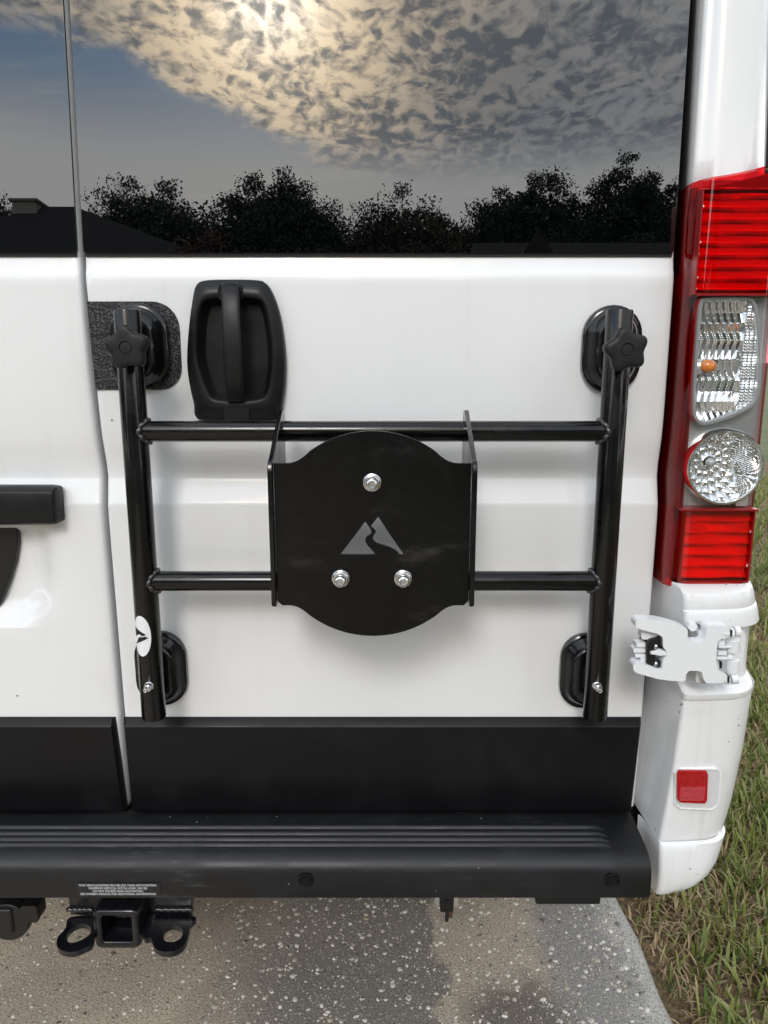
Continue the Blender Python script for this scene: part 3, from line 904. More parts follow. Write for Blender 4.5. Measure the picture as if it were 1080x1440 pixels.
# ---- tail lamp
LZ0, LZ1 = ZY(828, -.055), ZY(250, -.06)
ZR1, ZR2 = ZY(414, -.06), ZY(718, -.06)
LX0, LX1 = .4455, .580
LYF = -.0545
def lamp():
    def top_z(x): return LZ1 + .030 * sstep(x, LX0, LX1 + .05)
    hb = [(LX0 + .0015, LZ0 + .003), (LX1 - .004, LZ0 + .003)] + [(lerp(LX1 - .004, LX0 + .0015, k / 6), top_z(lerp(LX1 - .004, LX0 + .0015, k / 6)) - .003) for k in range(7)]
    body = vp(MB().prism(hb, [], FRONT, .05, -.017), 'tail_light', 'lampback', bev=.002)
    corner.append(body)
    def plan(k0, k1, yfoff=0):
        s = [(LX0, .03), (LX0, .0)] + [(LX0 + .026 * (1 - math.cos(R(90 * k / 7))), -.010 + (LYF + .010) * math.sin(R(90 * k / 7))) for k in range(8)]
        for k in range(1, 8): s.append((lerp(LX0 + .026, LX1 - .03, k / 8), LYF + .003 * (k / 8) ** 2))
        for k in range(0, 9):
            a = R(90 * k / 8); s.append((LX1 - .03 + .03 * math.sin(a), LYF + .003 + .045 - .045 * math.cos(a)))
        s += [(LX1 + .002, .05), (LX1 + .003, .12)]
        return s[k0:k1] if k1 else s[k0:]
    def shell(name, za, zb, m, k0=0, k1=None, toplid=False, botlid=False):
        pts = plan(k0, k1); rings = []
        lv_ = [za, lerp(za, zb, .33), lerp(za, zb, .66), zb]
        for z in lv_:
            rings.append([(x, y, z if not (toplid and z == zb) else top_z(x)) for x, y in pts])
        mb = MB()
        if botlid: rings.insert(0, [(lerp(x, .52, .04), y + .006, za - .004) for x, y in pts])
        if toplid: rings.append([(lerp(x, .52, .03), y + .007, top_z(x) + .004) for x, y in pts])
        mb.loft(rings, False, False, closed=False)
        return sp(mb, name, m, body, smooth=45)
    shell('upper_red_lens', ZR1, LZ1, 'redlens', toplid=True)
    shell('lower_red_lens', LZ0, ZR2, 'redlens', botlid=True)
    shell('side_red_lens', ZR2, ZR1, 'deepred', 0, 7)
    shell('clear_lens', ZR2, ZR1, 'clear', 6, -6)
    shell('side_red_lens', ZR2, ZR1, 'deepred', -7, None)
    # red chambers: stepped bright reflectors behind the lens
    def louvre(name, za, zb, x0, x1, n, yb, amp):
        def fn(u, v):
            x = lerp(x0, x1, u); z = lerp(za, zb, v)
            t = (v * n) % 1.0
            y = yb + amp * (abs(t - .28) / .72 if t > .28 else (1 - t / .28)) * (.85 + .15 * math.sin(x * 70 + math.floor(v * n) * 1.7))
            y += .0003 * math.sin(x * 300 + 2.1 * math.floor(v * n)) + .0016 * math.sin(x * 61 + z * 60 + math.floor(v * n))
            return (x, y, z)
        return sp(MB().grid(fn, 46, n * 8 + 1), name, 'redrefl', body, smooth=25)
    xa = P(985, 320, -.045).x
    louvre('upper_reflector', ZR1 + .004, ZY(262, -.04), xa, LX1 - .010, 9, -.044, .014)
    louvre('lower_reflector', LZ0 + .010, ZR2 - .006, P(960, 770, -.045).x, LX1 - .012, 6, -.044, .012)
    # chamber frames and side walls
    def frame(name, za, zb, x0, x1, m, w=.004):
        return sp(MB().prism([(x0 - w, za - w), (x1 + w, za - w), (x1 + w, zb + w), (x0 - w, zb + w)], [[(x0, za), (x1, za), (x1, zb), (x0, zb)]], FRONT, -.024, -.049), name, m, body, bev=.001)
    frame('chamber_frame', ZR1 + .003, ZY(268, -.045), xa, LX1 - .010, 'redback', .0025)
    frame('chamber_frame', LZ0 + .010, ZR2 - .005, P(960, 770, -.045).x, LX1 - .012, 'redback', .0025)
    dv = [(LX0 + .012, -.056), (LX1 - .012, -.052)]
    for z in (ZR1, ZR2):
        sp(MB().box(LX0 + .008, LX1 - .01, -.057, -.024, z - .0014, z + .0014), 'lens_divider', 'redback', body)
    # grey carrier behind the clear lens
    sp(MB().box(LX0 + .020, LX1 - .008, -.030, -.020, ZR2 + .002, ZR1 - .002), 'lamp_carrier', 'rim', body)
    # turn-signal bowl
    Y = -.046
    op = [XZ(x, y, Y) for x, y in ((992, 418), (1050, 417), (1062, 424), (1068, 445), (1072, 500), (1070, 548), (1061, 570), (1035, 585), (1000, 597), (984, 597), (975, 588), (973, 570), (976, 500), (981, 440), (984, 425))]
    op = resample(smooth_closed(op, 5), 72)
    ip = offset(op, .0062)
    sp(MB().loft([ring(op, -.028), ring(op, -.045), ring(offset(op, .0012), -.0475), ring(offset(op, .005), -.0475), ring(ip, -.0455), ring(offset(op, .0085), -.034)], False, False), 'signal_bezel', 'rim', body, smooth=50)
    xs = [p[0] for p in ip]; zs_ = [p[1] for p in ip]; x0, x1, z0, z1 = min(xs), max(xs), min(zs_), max(zs_)
    zones = [(z0, lerp(z0, z1, .16), 3), (lerp(z0, z1, .16), lerp(z0, z1, .34), 0), (lerp(z0, z1, .34), lerp(z0, z1, .52), 1), (lerp(z0, z1, .52), lerp(z0, z1, .68), 0), (lerp(z0, z1, .68), lerp(z0, z1, .82), 1), (lerp(z0, z1, .82), z1, 2)]
    def flute(x, z):
        u = (x - x0) / (x1 - x0)
        for k, (a, b, kd) in enumerate(zones):
            if a <= z <= b: break
        t = (z - a) / (b - a)
        dish = .010 * (1 - (2 * (z - z0) / (z1 - z0) - 1) ** 2)
        if u > .72: return -.043 + .0007 * math.sin(z * 1500) + .0008 * math.sin(x * 900)
        sl = (1 - abs(2 * t - 1)) * .0035
        ph = u * 9 + (t * .9 if kd else -t * .7) + k * .35
        w = abs((ph % 1.0) - .5) * 2
        return -.040 + dish + sl - .0050 * w
    nx, nz = 90, 120; mb = MB(); idx = {}
    for j in range(nz):
        for i in range(nx):
            xx = lerp(x0, x1, (i + .5) / nx); zz = lerp(z0, z1, (j + .5) / nz)
            if not inside((xx, zz), op): continue
            f = []
            for (a_, b_) in ((i, j), (i + 1, j), (i + 1, j + 1), (i, j + 1)):
                if (a_, b_) not in idx:
                    X_, Z_ = lerp(x0, x1, a_ / nx), lerp(z0, z1, b_ / nz)
                    idx[(a_, b_)] = len(mb.v); mb.v.append((X_, flute(X_, Z_), Z_))
                f.append(idx[(a_, b_)])
            mb.f.append(tuple(f))
    sp(mb, 'signal_reflector', 'chrome', body, smooth=22)
    c = P(996, 515, -.047)
    sp(MB().tube([(c.x - .013, -.036, c.z - .001), (c.x - .006, -.041, c.z)], [.0125, .0095], 20), 'bulb_socket', 'satin', body)
    sp(MB().ball((c.x, -.046, c.z), .0100, 1.25, .9, 1.0, 18, 12), 'signal_bulb', 'amber', body, smooth=60)
    # reversing lamp bowl
    cc = P(1019, 657, -.045); rr = P(1072, 657, -.045).x - cc.x
    bo = P(997, 650, -.04); bx, bz = bo.x - cc.x, bo.z - cc.z
    rim = [(cc.x + rr * math.cos(2 * math.pi * k / 64), cc.z + rr * math.sin(2 * math.pi * k / 64)) for k in range(64)]
    sp(MB().loft([ring(offset(rim, -.0015), -.028), ring(offset(rim, -.0015), -.047), ring(rim, -.0505), ring(offset(rim, .003), -.0508), ring(offset(rim, .0042), -.048), ring(offset(rim, .0045), -.035)], False, False), 'reverse_bezel', 'chrome', body, smooth=50)
    def bowl(u, v):
        a = 2 * math.pi * u; r = rr * .97 * v
        x, z = r * math.cos(a), r * math.sin(a)
        dx, dz = x - bx, z - bz; q = math.hypot(dx, dz); th = math.atan2(dz, dx)
        y = -.045 + .016 * (1 - v * v)
        if dx + .25 * dz < .034:
            band = q / .0125; k = math.floor(band); tt = band - k
            nf = max(6, int(k * 6 + 6)); ft = (th / (2 * math.pi) * nf + .5 * (k % 2)) % 1.0
            y -= .0038 * math.sqrt(max(0, 1 - (2 * tt - 1) ** 2)) * math.sqrt(max(0, 1 - (2 * ft - 1) ** 2))
        else:
            y = -.046 + .004 * (1 - v) + .0007 * math.sin((z + x * .4) * 2100)
        return (cc.x + x, y, cc.z + z)
    sp(MB().grid(bowl, 145, 46), 'reverse_reflector', 'chrome', body, smooth=25)
    sp(MB().ball((bo.x, -.044, bo.z), .0075, 1, 1, 1, 16, 10), 'reverse_bulb', 'clearbulb', body, smooth=60)
    sp(MB().tube([(bo.x, -.03, bo.z), (bo.x, -.039, bo.z), (bo.x, -.0405, bo.z)], [.0125, .0118, .0095], 24, False), 'bulb_socket', 'chrome', body)
    t = P(1045, 705, -.045)
    sp(MB().box(t.x - .010, t.x + .009, -.043, -.030, t.z - .009, t.z + .008), 'carrier_clip', 'satin', body, bev=.002)
    return body
lamp()

# ---- white articulated door hinge
def hinge():
    Z = 1080 / 220; Y0 = -.128
    def zz(pts, Y): return [XZ(860 + x / Z, 840 + y / Z, Y) for x, y in pts]
    outl = [(164, 175), (180, 156), (215, 150), (325, 156), (440, 184), (525, 215), (526, 285), (545, 308), (622, 308), (650, 280), (655, 215), (672, 196), (720, 192), (800, 200), (830, 225), (828, 276), (760, 284), (732, 308), (724, 400), (722, 480), (742, 508), (800, 535), (812, 588), (740, 592), (655, 594), (634, 565), (626, 520), (600, 508), (535, 507), (515, 530), (510, 580), (420, 577), (320, 565), (170, 522), (150, 500), (150, 470), (172, 448), (210, 456), (345, 505), (356, 430), (380, 408), (378, 368), (356, 345), (355, 275), (312, 250), (200, 222), (168, 206)]
    for _ in range(1):                        # round the casting's corners
        outl = [q for k in range(len(outl)) for q in ((lerp(outl[k][0], outl[(k + 1) % len(outl)][0], .14), lerp(outl[k][1], outl[(k + 1) % len(outl)][1], .14)), (lerp(outl[k][0], outl[(k + 1) % len(outl)][0], .86), lerp(outl[k][1], outl[(k + 1) % len(outl)][1], .86)))]
    mp = zz(outl, Y0)
    arm = vp(MB().prism(mp, [], FRONT, Y0, Y0 + .020), 'door_hinge', 'hingew', bev=.0026, seg=3, smooth=50)
    corner.append(arm)
    # right knuckle pin pieces
    for (x, y0, y1, r) in ((838, 285, 375, .0095), (836, 425, 520, .0095)):
        a = P(860 + x / Z, 840 + y0 / Z, Y0 + .012); b = P(860 + x / Z, 840 + y1 / Z, Y0 + .012)
        sp(MB().tube([a, b], r, 24), 'hinge_barrel', 'hingew', arm, bev=.0012)
    for (x0, y0, x1, y1, r) in ((700, 232, 832, 252, .0085), (845, 236, 882, 236, .0082), (690, 560, 808, 568, .0075), (822, 566, 868, 560, .0075)):
        a = P(860 + x0 / Z, 840 + y0 / Z, Y0 + .006); b = P(860 + x1 / Z, 840 + y1 / Z, Y0 + .006)
        sp(MB().tube([a, b], [r * .55, r] if x1 - x0 > 60 else r, 20), 'hinge_pin_boss', 'hingew', arm, bev=.001)
    for (x, y, w, h) in ((829, 250, 8, 46), (811, 568, 8, 46)):
        a = P(860 + x / Z, 840 + y / Z, Y0 - .004)
        sp(MB().box(a.x - .001, a.x + .001, Y0 - .004, Y0 + .01, a.z - .005, a.z + .005), 'pin_gap', 'blackpl', arm)
    for (x, y, w, h, yb) in ((790, 345, 95, 16, .004), (768, 388, 62, 30, .008), (830, 400, 44, 30, .008), (785, 425, 110, 16, .004), (762, 310, 44, 40, .012), (745, 470, 40, 50, .03)):
        a = P(860 + x / Z, 840 + y / Z, Y0 + yb); hw, hh = w / Z / 2 * .00108, h / Z / 2 * .00108
        sp(MB().box(a.x - hw, a.x + hw, Y0 + yb, Y0 + yb + .02, a.z - hh, a.z + hh), 'hinge_leaf' if yb < .03 else 'hinge_gap', 'hingew' if yb < .03 else 'blackpl', arm, bev=.0012)
    # base plate on the quarter panel and knuckle on the door side
    bp = zz([(500, 165), (860, 175), (940, 200), (955, 300), (930, 540), (880, 585), (500, 580)], Y0 + .05)
    sp(MB().prism(bp, [], FRONT, -.058, -.068), 'hinge_base', 'hingew', arm, bev=.003)
    sp(MB().prism(zz([(560, 200), (640, 190), (700, 300), (710, 480), (640, 560), (540, 560)], -.09), [], FRONT, -.066, -.112), 'hinge_block', 'jamb', arm, bev=.004)
    # bolt head and rack teeth in the upper notch
    a = P(860 + 550 / Z, 840 + 195 / Z, Y0 + .022)
    hexp = [(a.x + .0075 * math.cos(R(60 * k + 15)), a.z + .0075 * math.sin(R(60 * k + 15))) for k in range(6)]
    sp(MB().prism(hexp, [], FRONT, Y0 + .015, Y0 + .03), 'hinge_bolt', 'hingew', arm, bev=.001)
    for k in range(5):
        a = P(860 + (640 - k * 8) / Z, 840 + (200 + k * 20) / Z, Y0 + .018)
        sp(MB().box(a.x - .0035, a.x + .0035, a.y, a.y + .02, a.z - .0011, a.z + .0011), 'rack_tooth', 'zinc', arm)
    # door-side knuckle stack and black catch
    for (x, y, w, h) in ((206, 330, 66, 34), (194, 368, 84, 30), (202, 404, 76, 26), (222, 440, 44, 50), (262, 262, 110, 62)):
        a = P(860 + x / Z, 840 + y / Z, Y0 + .012); hw, hh = w / Z / 2 * .00108, h / Z / 2 * .00108
        sp(MB().prism(rrect(a.x - hw, a.x + hw, a.z - hh, a.z + hh, min(hw, hh) * .6, 4), [], FRONT, a.y, a.y + .016), 'door_knuckle', 'hingew', arm, bev=.001)
    cat = zz([(236, 315), (262, 285), (320, 272), (345, 290), (352, 345), (300, 350), (296, 430), (345, 440), (340, 500), (236, 470)], Y0 + .010)
    sp(MB().prism(cat, [], FRONT, Y0 + .006, Y0 + .04), 'door_catch', 'blackpl', arm, bev=.0015)
    for y in (340, 460):
        a = P(860 + 305 / Z, 840 + y / Z, Y0 + .004)
        sp(MB().ball((a.x, a.y, a.z), .003, 1, 1, 1.3), 'catch_stud', 'zinc', arm)
    sp(MB().prism(zz([(268, 375), (310, 365), (330, 355), (372, 372), (376, 398), (330, 402), (300, 395), (268, 392)], Y0 + .004), [], FRONT, Y0 + .002, Y0 + .02), 'catch_tongue', 'hingew', arm, bev=.0012)
    a = P(860 + 322 / Z, 840 + 158 / Z, Y0 + .02)
    sp(MB().tube([(a.x, a.y, a.z - .004), (a.x, a.y, a.z + .0035)], .005, 16), 'pin_cap', 'hingew', arm, bev=.001)
    return arm
hinge()

# ---- black step bumper
def bumper():
    xe = lambda y: lerp(P(886, 1140, .0).x, P(917, 1218, -.13).x, min(1, max(0, -y / .125)))
    prof = [(.03, .5035), (-.02, .5035), (-.095, .5035), (-.112, .5015), (-.123, .4955), (-.129, .486), (-.1315, .474), (-.1325, .445), (-.130, .436), (-.122, .4325), (.02, .4325)]
    L = 2 * XS
    rings = [[(L - xe(y), y, z) for y, z in prof], [(L - xe(y) + .006, y, z) for y, z in prof], [(-.9, y, z) for y, z in prof], [(.2, y, z) for y, z in prof], [(xe(y) - .004, y, z) for y, z in prof], [(xe(y), y * .995, z - .001) for y, z in prof]]
    b = vp(MB().loft(rings), 'bumper', 'bumper', smooth=40)
    # ribbed tread with a rolled front lip
    tp = [(-.012, .5042), (-.018, .5065)]
    for yr in (-.051, -.068, -.083, -.097):
        tp += [(yr + .0058, .5062), (yr + .0040, .5066), (yr + .0024, .5094), (yr, .5104), (yr - .0024, .5094), (yr - .0040, .5066), (yr - .0058, .5062)]
    tp += [(-.108, .5062), (-.116, .5046), (-.1245, .5000), (-.1305, .4930), (-.1335, .4855), (-.1335, .4838), (-.130, .4825)]
    xt = lambda y: lerp(P(838, 1150, .0).x, P(866, 1218, -.13).x, min(1, max(0, -y / .13)))
    rings = []
    for e, (dx, sh) in enumerate([(.0, 0), (.012, 1), (.030, 1)]): rings.append([(L - xt(y) + dx, y, z if sh else min(z, .5045 if y > -.115 else z - .001)) for y, z in tp])
    for (dx, sh) in [(.030, 1), (.012, 1), (.0, 0)]: rings.append([(xt(y) - dx, y, z if sh else min(z, .5045 if y > -.115 else z - .001)) for y, z in tp])
    sp(MB().loft(rings, False, False, closed=False), 'step_tread', 'tread', b, smooth=40)
    return b
bump_o = bumper()
for px in (430, 861, -20):
    c = P(px, 1238, -.133)
    o = vp(MB().loft([[(c.x + r * math.cos(2 * math.pi * k / 32), y, c.z + r * math.sin(2 * math.pi * k / 32)) for k in range(32)] for r, y in ((.0125, -.130), (.0125, -.1338), (.0105, -.1345), (.0098, -.1335), (.0082, -.1335), (.0078, -.1348), (.0, -.1350))], True, False), 'parking_sensor', 'mould', smooth=40)

# ---- hitch warning label
def text_line(s, size, cx, cz, y, parent, m='white', maxw=None):
    cu = bpy.data.curves.new('t', 'FONT'); cu.body = s; cu.size = size; cu.align_x = 'CENTER'; cu.align_y = 'CENTER'
    cu.resolution_u = 2; cu.offset = 0
    to = bpy.data.objects.new('t', cu); COL.objects.link(to)
    bpy.context.view_layer.update()
    me = bpy.data.meshes.new_from_object(to.evaluated_get(bpy.context.evaluated_depsgraph_get()))
    bpy.data.objects.remove(to)
    n = len(me.vertices); a = np.empty(n * 3); me.vertices.foreach_get('co', a); a = a.reshape(-1, 3)
    k = 1.0
    if maxw: k = maxw / (a[:, 0].max() - a[:, 0].min())
    bq = np.stack([cx + a[:, 0] * k, np.full(n, y), cz + a[:, 1]], 1)
    me.vertices.foreach_set('co', bq.ravel()); me.update()
    me.materials.clear(); me.materials.append(M[m])
    o = bpy.data.objects.new('print_line', me); COL.objects.link(o); o.parent = parent
    return o
def label():
    a, b = P(106, 1242, -.1335), P(226, 1260, -.1335)
    def bf(z): return interp(z, [(.436, -.130), (.445, -.1325), (.474, -.1315), (.486, -.129)]) - .0006
    zt, zb = a.z, b.z
    yb = -.1334
    lab = vp(MB().box(a.x, b.x, yb, yb + .0008, zb, zt), 'warning_label', 'label')
    W = b.x - a.x; h = zt - zb; cx = (a.x + b.x) / 2
    for i, (s, w) in enumerate((('TOW VEHICLE RATING MAY BE LESS THAN HITCH RATING.', .93), ('MAXIMUM VERTICAL HITCH LOAD: 350 LBS', .69), ('DO NOT EXCEED REAR AXLE RATING.', .60), ("SEE OWNER'S MANUAL FOR ADDITIONAL INFORMATION.", .90))):
        text_line(s, h * .235, cx, zt - h * (.17 + .225 * i), yb - .0004, lab, maxw=W * w)
label()

# ---- tow hitch
def hitch():
    c = P(163.5, 1308, -.052); s = .0405; r = .013
    yf = -.052
    ro = rrect(c.x - s, c.x + s, c.z - s + .001, c.z + s - .001, r, 6)
    io = rrect(c.x - .0262, c.x + .0262, c.z - .0262, c.z + .0262, .005, 6)
    rings = [ring(ro, .0), ring(ro, yf + .006), ring(offset(ro, .003), yf + .001), ring(offset(ro, .006), yf), ring(offset(io, -.004), yf), ring(io, yf + .003), ring(io, .20)]
    h = vp(MB().loft(rings, False, False), 'tow_hitch', 'hitch', smooth=45)
    to = rrect(c.x - .0325, c.x + .0325, c.z - .0325, c.z + .0325, .008, 4)
    sp(MB().loft([ring(to, .002), ring(to, .26)], False, True), 'receiver_tube', 'hitch', h)
    # cross member and gussets
    x0, x1 = P(97, 1270, .0).x, P(272, 1270, .0).x
    zt = .440; zm = PH(200, 1283, .33).z
    sp(MB().prism([(x0, zt), (x1 + .008, zt), (x1 - .004, c.z - .022), (x1 - .035, c.z - .028), (c.x + .05, c.z - .018), (c.x - .045, c.z - .016), (x0 + .002, c.z - .010)], [], FRONT, -.004, .012), 'cross_member', 'hitch', h, bev=.002)
    sp(MB().tube([(2 * XS + .15, .05, .40), (x1 + .35, .05, .40)], .032, 20), 'cross_tube', 'dark', h)
    # folded flanges with safety-chain loops, one each side
    for side in (0, 1):
        zl = c.z - .006
        if side == 0:
            op = [(98, 1290), (92, 1305), (81, 1318), (80, 1330), (88, 1337), (103, 1339), (120, 1333), (131, 1325), (134, 1300), (132, 1288)]
            hp = [(94, 1319), (97, 1309), (107, 1301), (119, 1299), (127, 1304), (127, 1312), (119, 1319), (106, 1325), (97, 1325)]
            wl = [(P(99, 1281).x, P(131, 1281).x)]
        else:
            op = [(201, 1288), (203, 1318), (212, 1319), (217, 1332), (228, 1338), (244, 1338), (257, 1331), (264, 1318), (268, 1300), (272, 1288)]
            hp = [(230, 1318), (232, 1307), (241, 1301), (252, 1303), (257, 1310), (254, 1319), (245, 1324), (234, 1324)]
            wl = [(P(222, 1281).x, P(270, 1281).x)]
        def toXY(l): return [(PH(x, y, zl).x, PH(x, y, zl).y) for x, y in l]
        oo = smooth_closed(toXY(op), 4); hh = smooth_closed(toXY(hp), 4)
        # keep the back of the loop plate straight against the cross member
        oo = [(x, min(y, .004)) for x, y in oo]
        sp(MB().prism(oo, [hh], TOP, zl, zl - .010), 'chain_loop', 'hitch', h, bev=.0018)
        (wa, wb), = wl
        mb = MB()
        for k in range(34):
            mb.ball((lerp(wa, wb, k / 33), -.006, c.z + .003 + .0008 * math.sin(k * .9)), .0046, 1.1, 1, .9, 8, 6)
        sp(mb, 'weld_bead', 'weld', h, smooth=60)
    return h
hitch()

# ---- trailer socket, bracket and bar hanging under the bumper
def under():
    c = P(20, 1283, -.02)
    m = MB().tube([(c.x, -.045, c.z), (c.x, -.03, c.z), (c.x, -.028, c.z), (c.x, .05, c.z)], [.036, .038, .034, .032], 28)
    o = vp(m, 'trailer_socket', 'blackpl', bev=.002)
    a = P(42, 1282, -.045)
    sp(MB().prism(rrect(a.x - .012, a.x + .016, a.z - .016, a.z + .016, .004, 4), [], FRONT, -.052, -.02), 'socket_latch', 'blackpl', o, bev=.002)
    sp(MB().box(c.x - .12, c.x + .012, -.050, .02, c.z - .02, c.z + .03), 'socket_lid', 'blackpl', o, bev=.006)
    b = P(628, 1276, .0)
    o = vp(MB().box(b.x - .012, b.x + .012, -.006, .02, b.z - .006, .44), 'tow_eye_bracket', 'blackpl', bev=.002)
    sp(MB().box(b.x - .003, b.x + .003, -.010, -.003, b.z - .022, b.z + .02), 'bracket_pin', 'blackpl', o, bev=.001)
    sp(MB().box(b.x + .0035, b.x + .011, -.002, .004, b.z - .020, b.z - .005), 'rusty_clip', 'rust', o)
    sp(MB().box(b.x - .022, b.x - .013, .0, .01, b.z + .002, .44), 'pale_washer', 'zinc', o)
    sp(MB().box(b.x + .013, b.x + .021, .0, .01, b.z + .002, .44), 'pale_washer', 'zinc', o)
    x0, x1 = P(752, 1268, -.03).x, P(842, 1268, -.03).x
    vp(MB().box(x0, x1, -.04, .05, .349, .431), 'underside_bar', 'blackpl', bev=.003)
under()

# ---- the rest of the van: shell, floor, wheels
def shell():
    xs = 2 * XS
    half = [(.606, .42), (.606, .55), (.606, 1.2), (.595, 1.9), (.560, 2.25), (.50, 2.42), (.38, 2.50), (.1, 2.53)]
    prof = [(x, z) for x, z in half] + [(xs - x, z) for x, z in reversed(half)]
    mb = MB().loft([[(x, .415, z) for x, z in prof], [(x, 4.6, z) for x, z in prof], [(lerp(x, XS, .06), 5.1, min(z, 1.35) if z > .6 else z) for x, z in prof], [(lerp(x, XS, .12), 5.75, min(z, 1.0) if z > .6 else z) for x, z in prof]], False, True)
    vp(mb, 'body_shell', 'paint', smooth=30)
    top = [(.45, 2.30), (.45, 2.40), (.38, 2.46), (.1, 2.49)]
    pr = top + [(xs - x, z) for x, z in reversed(top)]
    vp(MB().loft([[(x, .05, z) for x, z in pr], [(x, .10, z + .03) for x, z in pr], [(x, .42, z + .038) for x, z in pr]], True, True), 'roof_header', 'paint', smooth=40)
    vp(MB().box(xs - .57, .57, -.0, 5.6, .442, .46), 'underbody', 'dark')
    vp(MB().box(XS - .12, XS + .12, .9, 4.2, .30, .44), 'chassis', 'dark', bev=.02)
    for sx in (1, -1):
        for y in (1.05, 4.85):
            cx = XS + sx * .90; rad = .345
            prf = [(.0, .19), (.06, .19), (.10, .22), (.105, .235), (.11, .26), (.115, .31), (.10, .335), (.07, rad), (-.07, rad), (-.10, .335), (-.11, .28), (-.10, .22)]
            rg = [[(cx + sx * (a), y + r * math.cos(2 * math.pi * k / 40), rad + r * math.sin(2 * math.pi * k / 40)) for k in range(40)] for a, r in prf[3:]]
            w = vp(MB().loft(rg, False, False), 'wheel', 'tyre', smooth=40)
            rg = [[(cx + sx * a, y + r * math.cos(2 * math.pi * k / 32), rad + r * math.sin(2 * math.pi * k / 32)) for k in range(32)] for a, r in ((.095, .24), (.07, .215), (.05, .19), (.06, .12), (.085, .07), (.085, .001))]
            sp(MB().loft(rg, False, True), 'rim', 'steel', w, smooth=40)
shell()

# the van's other rear corner mirrors this one
for o in corner:
    c = mirror_mesh_obj(o, XS, van); c.matrix_parent_inverse = o.matrix_parent_inverse
    for k in [q for q in o.children]:
        d = mirror_mesh_obj(k, XS, c)

# ================================================================== the spare-wheel carrier on the right door
YT = -.078                                    # depth of the tube centres in front of the door
XLP, XRP = -.3635, .3335
carrier = empty('spare_wheel_carrier', (0, YT, ZY(1005, YT)), label='black steel spare wheel carrier frame with round mounting plate on the right rear door', cat='wheel carrier')
CINV = Matrix.Translation(carrier.location).inverted()
def cp(mb, name, m, **kw):
    o = mb.build(name, m, carrier, **kw); o.matrix_parent_inverse = CINV; return o

ZT, ZBt = ZY(437, YT), ZY(1007, YT)
RP, RC = .0188, .0152
for x in (XLP, XRP):
    # open-ended upright tube with a rounded rim
    mb = MB()
    rg = []
    for r, z in ((RP - .003, ZBt + .02), (RP - .003, ZBt), (RP - .0008, ZBt - .0012), (RP, ZBt + .0008), (RP, ZT - .001), (RP - .0008, ZT + .0008), (RP - .0026, ZT + .0005), (RP - .003, ZT - .012), (.0005, ZT - .0125)):
        rg.append([(x + r * math.cos(2 * math.pi * k / 40), YT + r * math.sin(2 * math.pi * k / 40), z) for k in range(40)])
    cp(mb.loft(rg, True, True), 'upright_tube', 'tube', smooth=50)
ZX = [ZY(606.5, YT), ZY(817, YT)]
for zx in ZX:
    cp(MB().tube([(XLP + .012, YT, zx), (XRP - .012, YT, zx)], RC, 40), 'cross_tube', 'tube', smooth=60)
    for x, sg in ((XLP, 1), (XRP, -1)):
        mb = MB(); N = 64
        for k in range(N):
            a = 2 * math.pi * k / N
            cy, cz = math.cos(a), math.sin(a)
            yy = (RC + .0012) * cy; zz = (RC + .0012) * cz
            xx = math.sqrt(max(0, RP ** 2 - yy ** 2)) + .0010 + .0006 * math.sin(k * .9)
            mb.ball((x + sg * xx, YT + yy, zx + zz), .0036 + .0007 * math.sin(k * 1.05), 1, 1, 1, 8, 6)
        cp(mb, 'weld_bead', 'weld', smooth=60)

# rubber pads that bear on the door
def stadium(cx, cz, hw, hh, n=14):
    out = []
    for k in range(n + 1): a = R(180 * k / n); out.append((cx + hw * math.cos(a), cz + hh - hw + hw * math.sin(a)))
    for k in range(n + 1): a = R(180 + 180 * k / n); out.append((cx + hw * math.cos(a), cz - hh + hw + hw * math.sin(a)))
    return out
def pad(cx, cz, hw, hh, y0):
    st = lambda d: stadium(cx, cz, hw - d, hh - d)
    rings = [ring(st(.0012), y0), ring(st(0), y0 - .004), ring(st(.0006), y0 - .0105), ring(st(.003), y0 - .0125), ring(st(.0065), y0 - .0135), ring(st(.010), y0 - .0185), ring(st(.0155), y0 - .030), ring(st(.019), y0 - .0335), ring(st(.0235), y0 - .035)]
    o = cp(MB().loft(rings), 'rubber_pad', 'pad', smooth=38)
    st2 = stadium(cx, cz, hw * .45, hh * .55)
    sp(MB().prism([(a, b) for a, b in rrect(cx - .011, cx + .011, cz - .018, cz + .018, .005)], [], FRONT, y0 - .03, YT + .004), 'pad_bracket', 'tube', o, bev=.002)
    return o
def padpx(x0, x1, y0, y1, yb):
    a, b = P(x0, (y0 + y1) / 2, -.012), P(x1, (y0 + y1) / 2, -.012)
    zt, zb = ZY(y0, -.012), ZY(y1, -.012)
    return pad((a.x + b.x) / 2, (zt + zb) / 2, (b.x - a.x) / 2, (zt - zb) / 2, yb)
padpx(155, 237, 425, 549, -.0020)
padpx(819, 903, 428, 553, .0005)
padpx(189, 262, 889, 993, .0005)
padpx(788, 859, 892, 997, .0005)

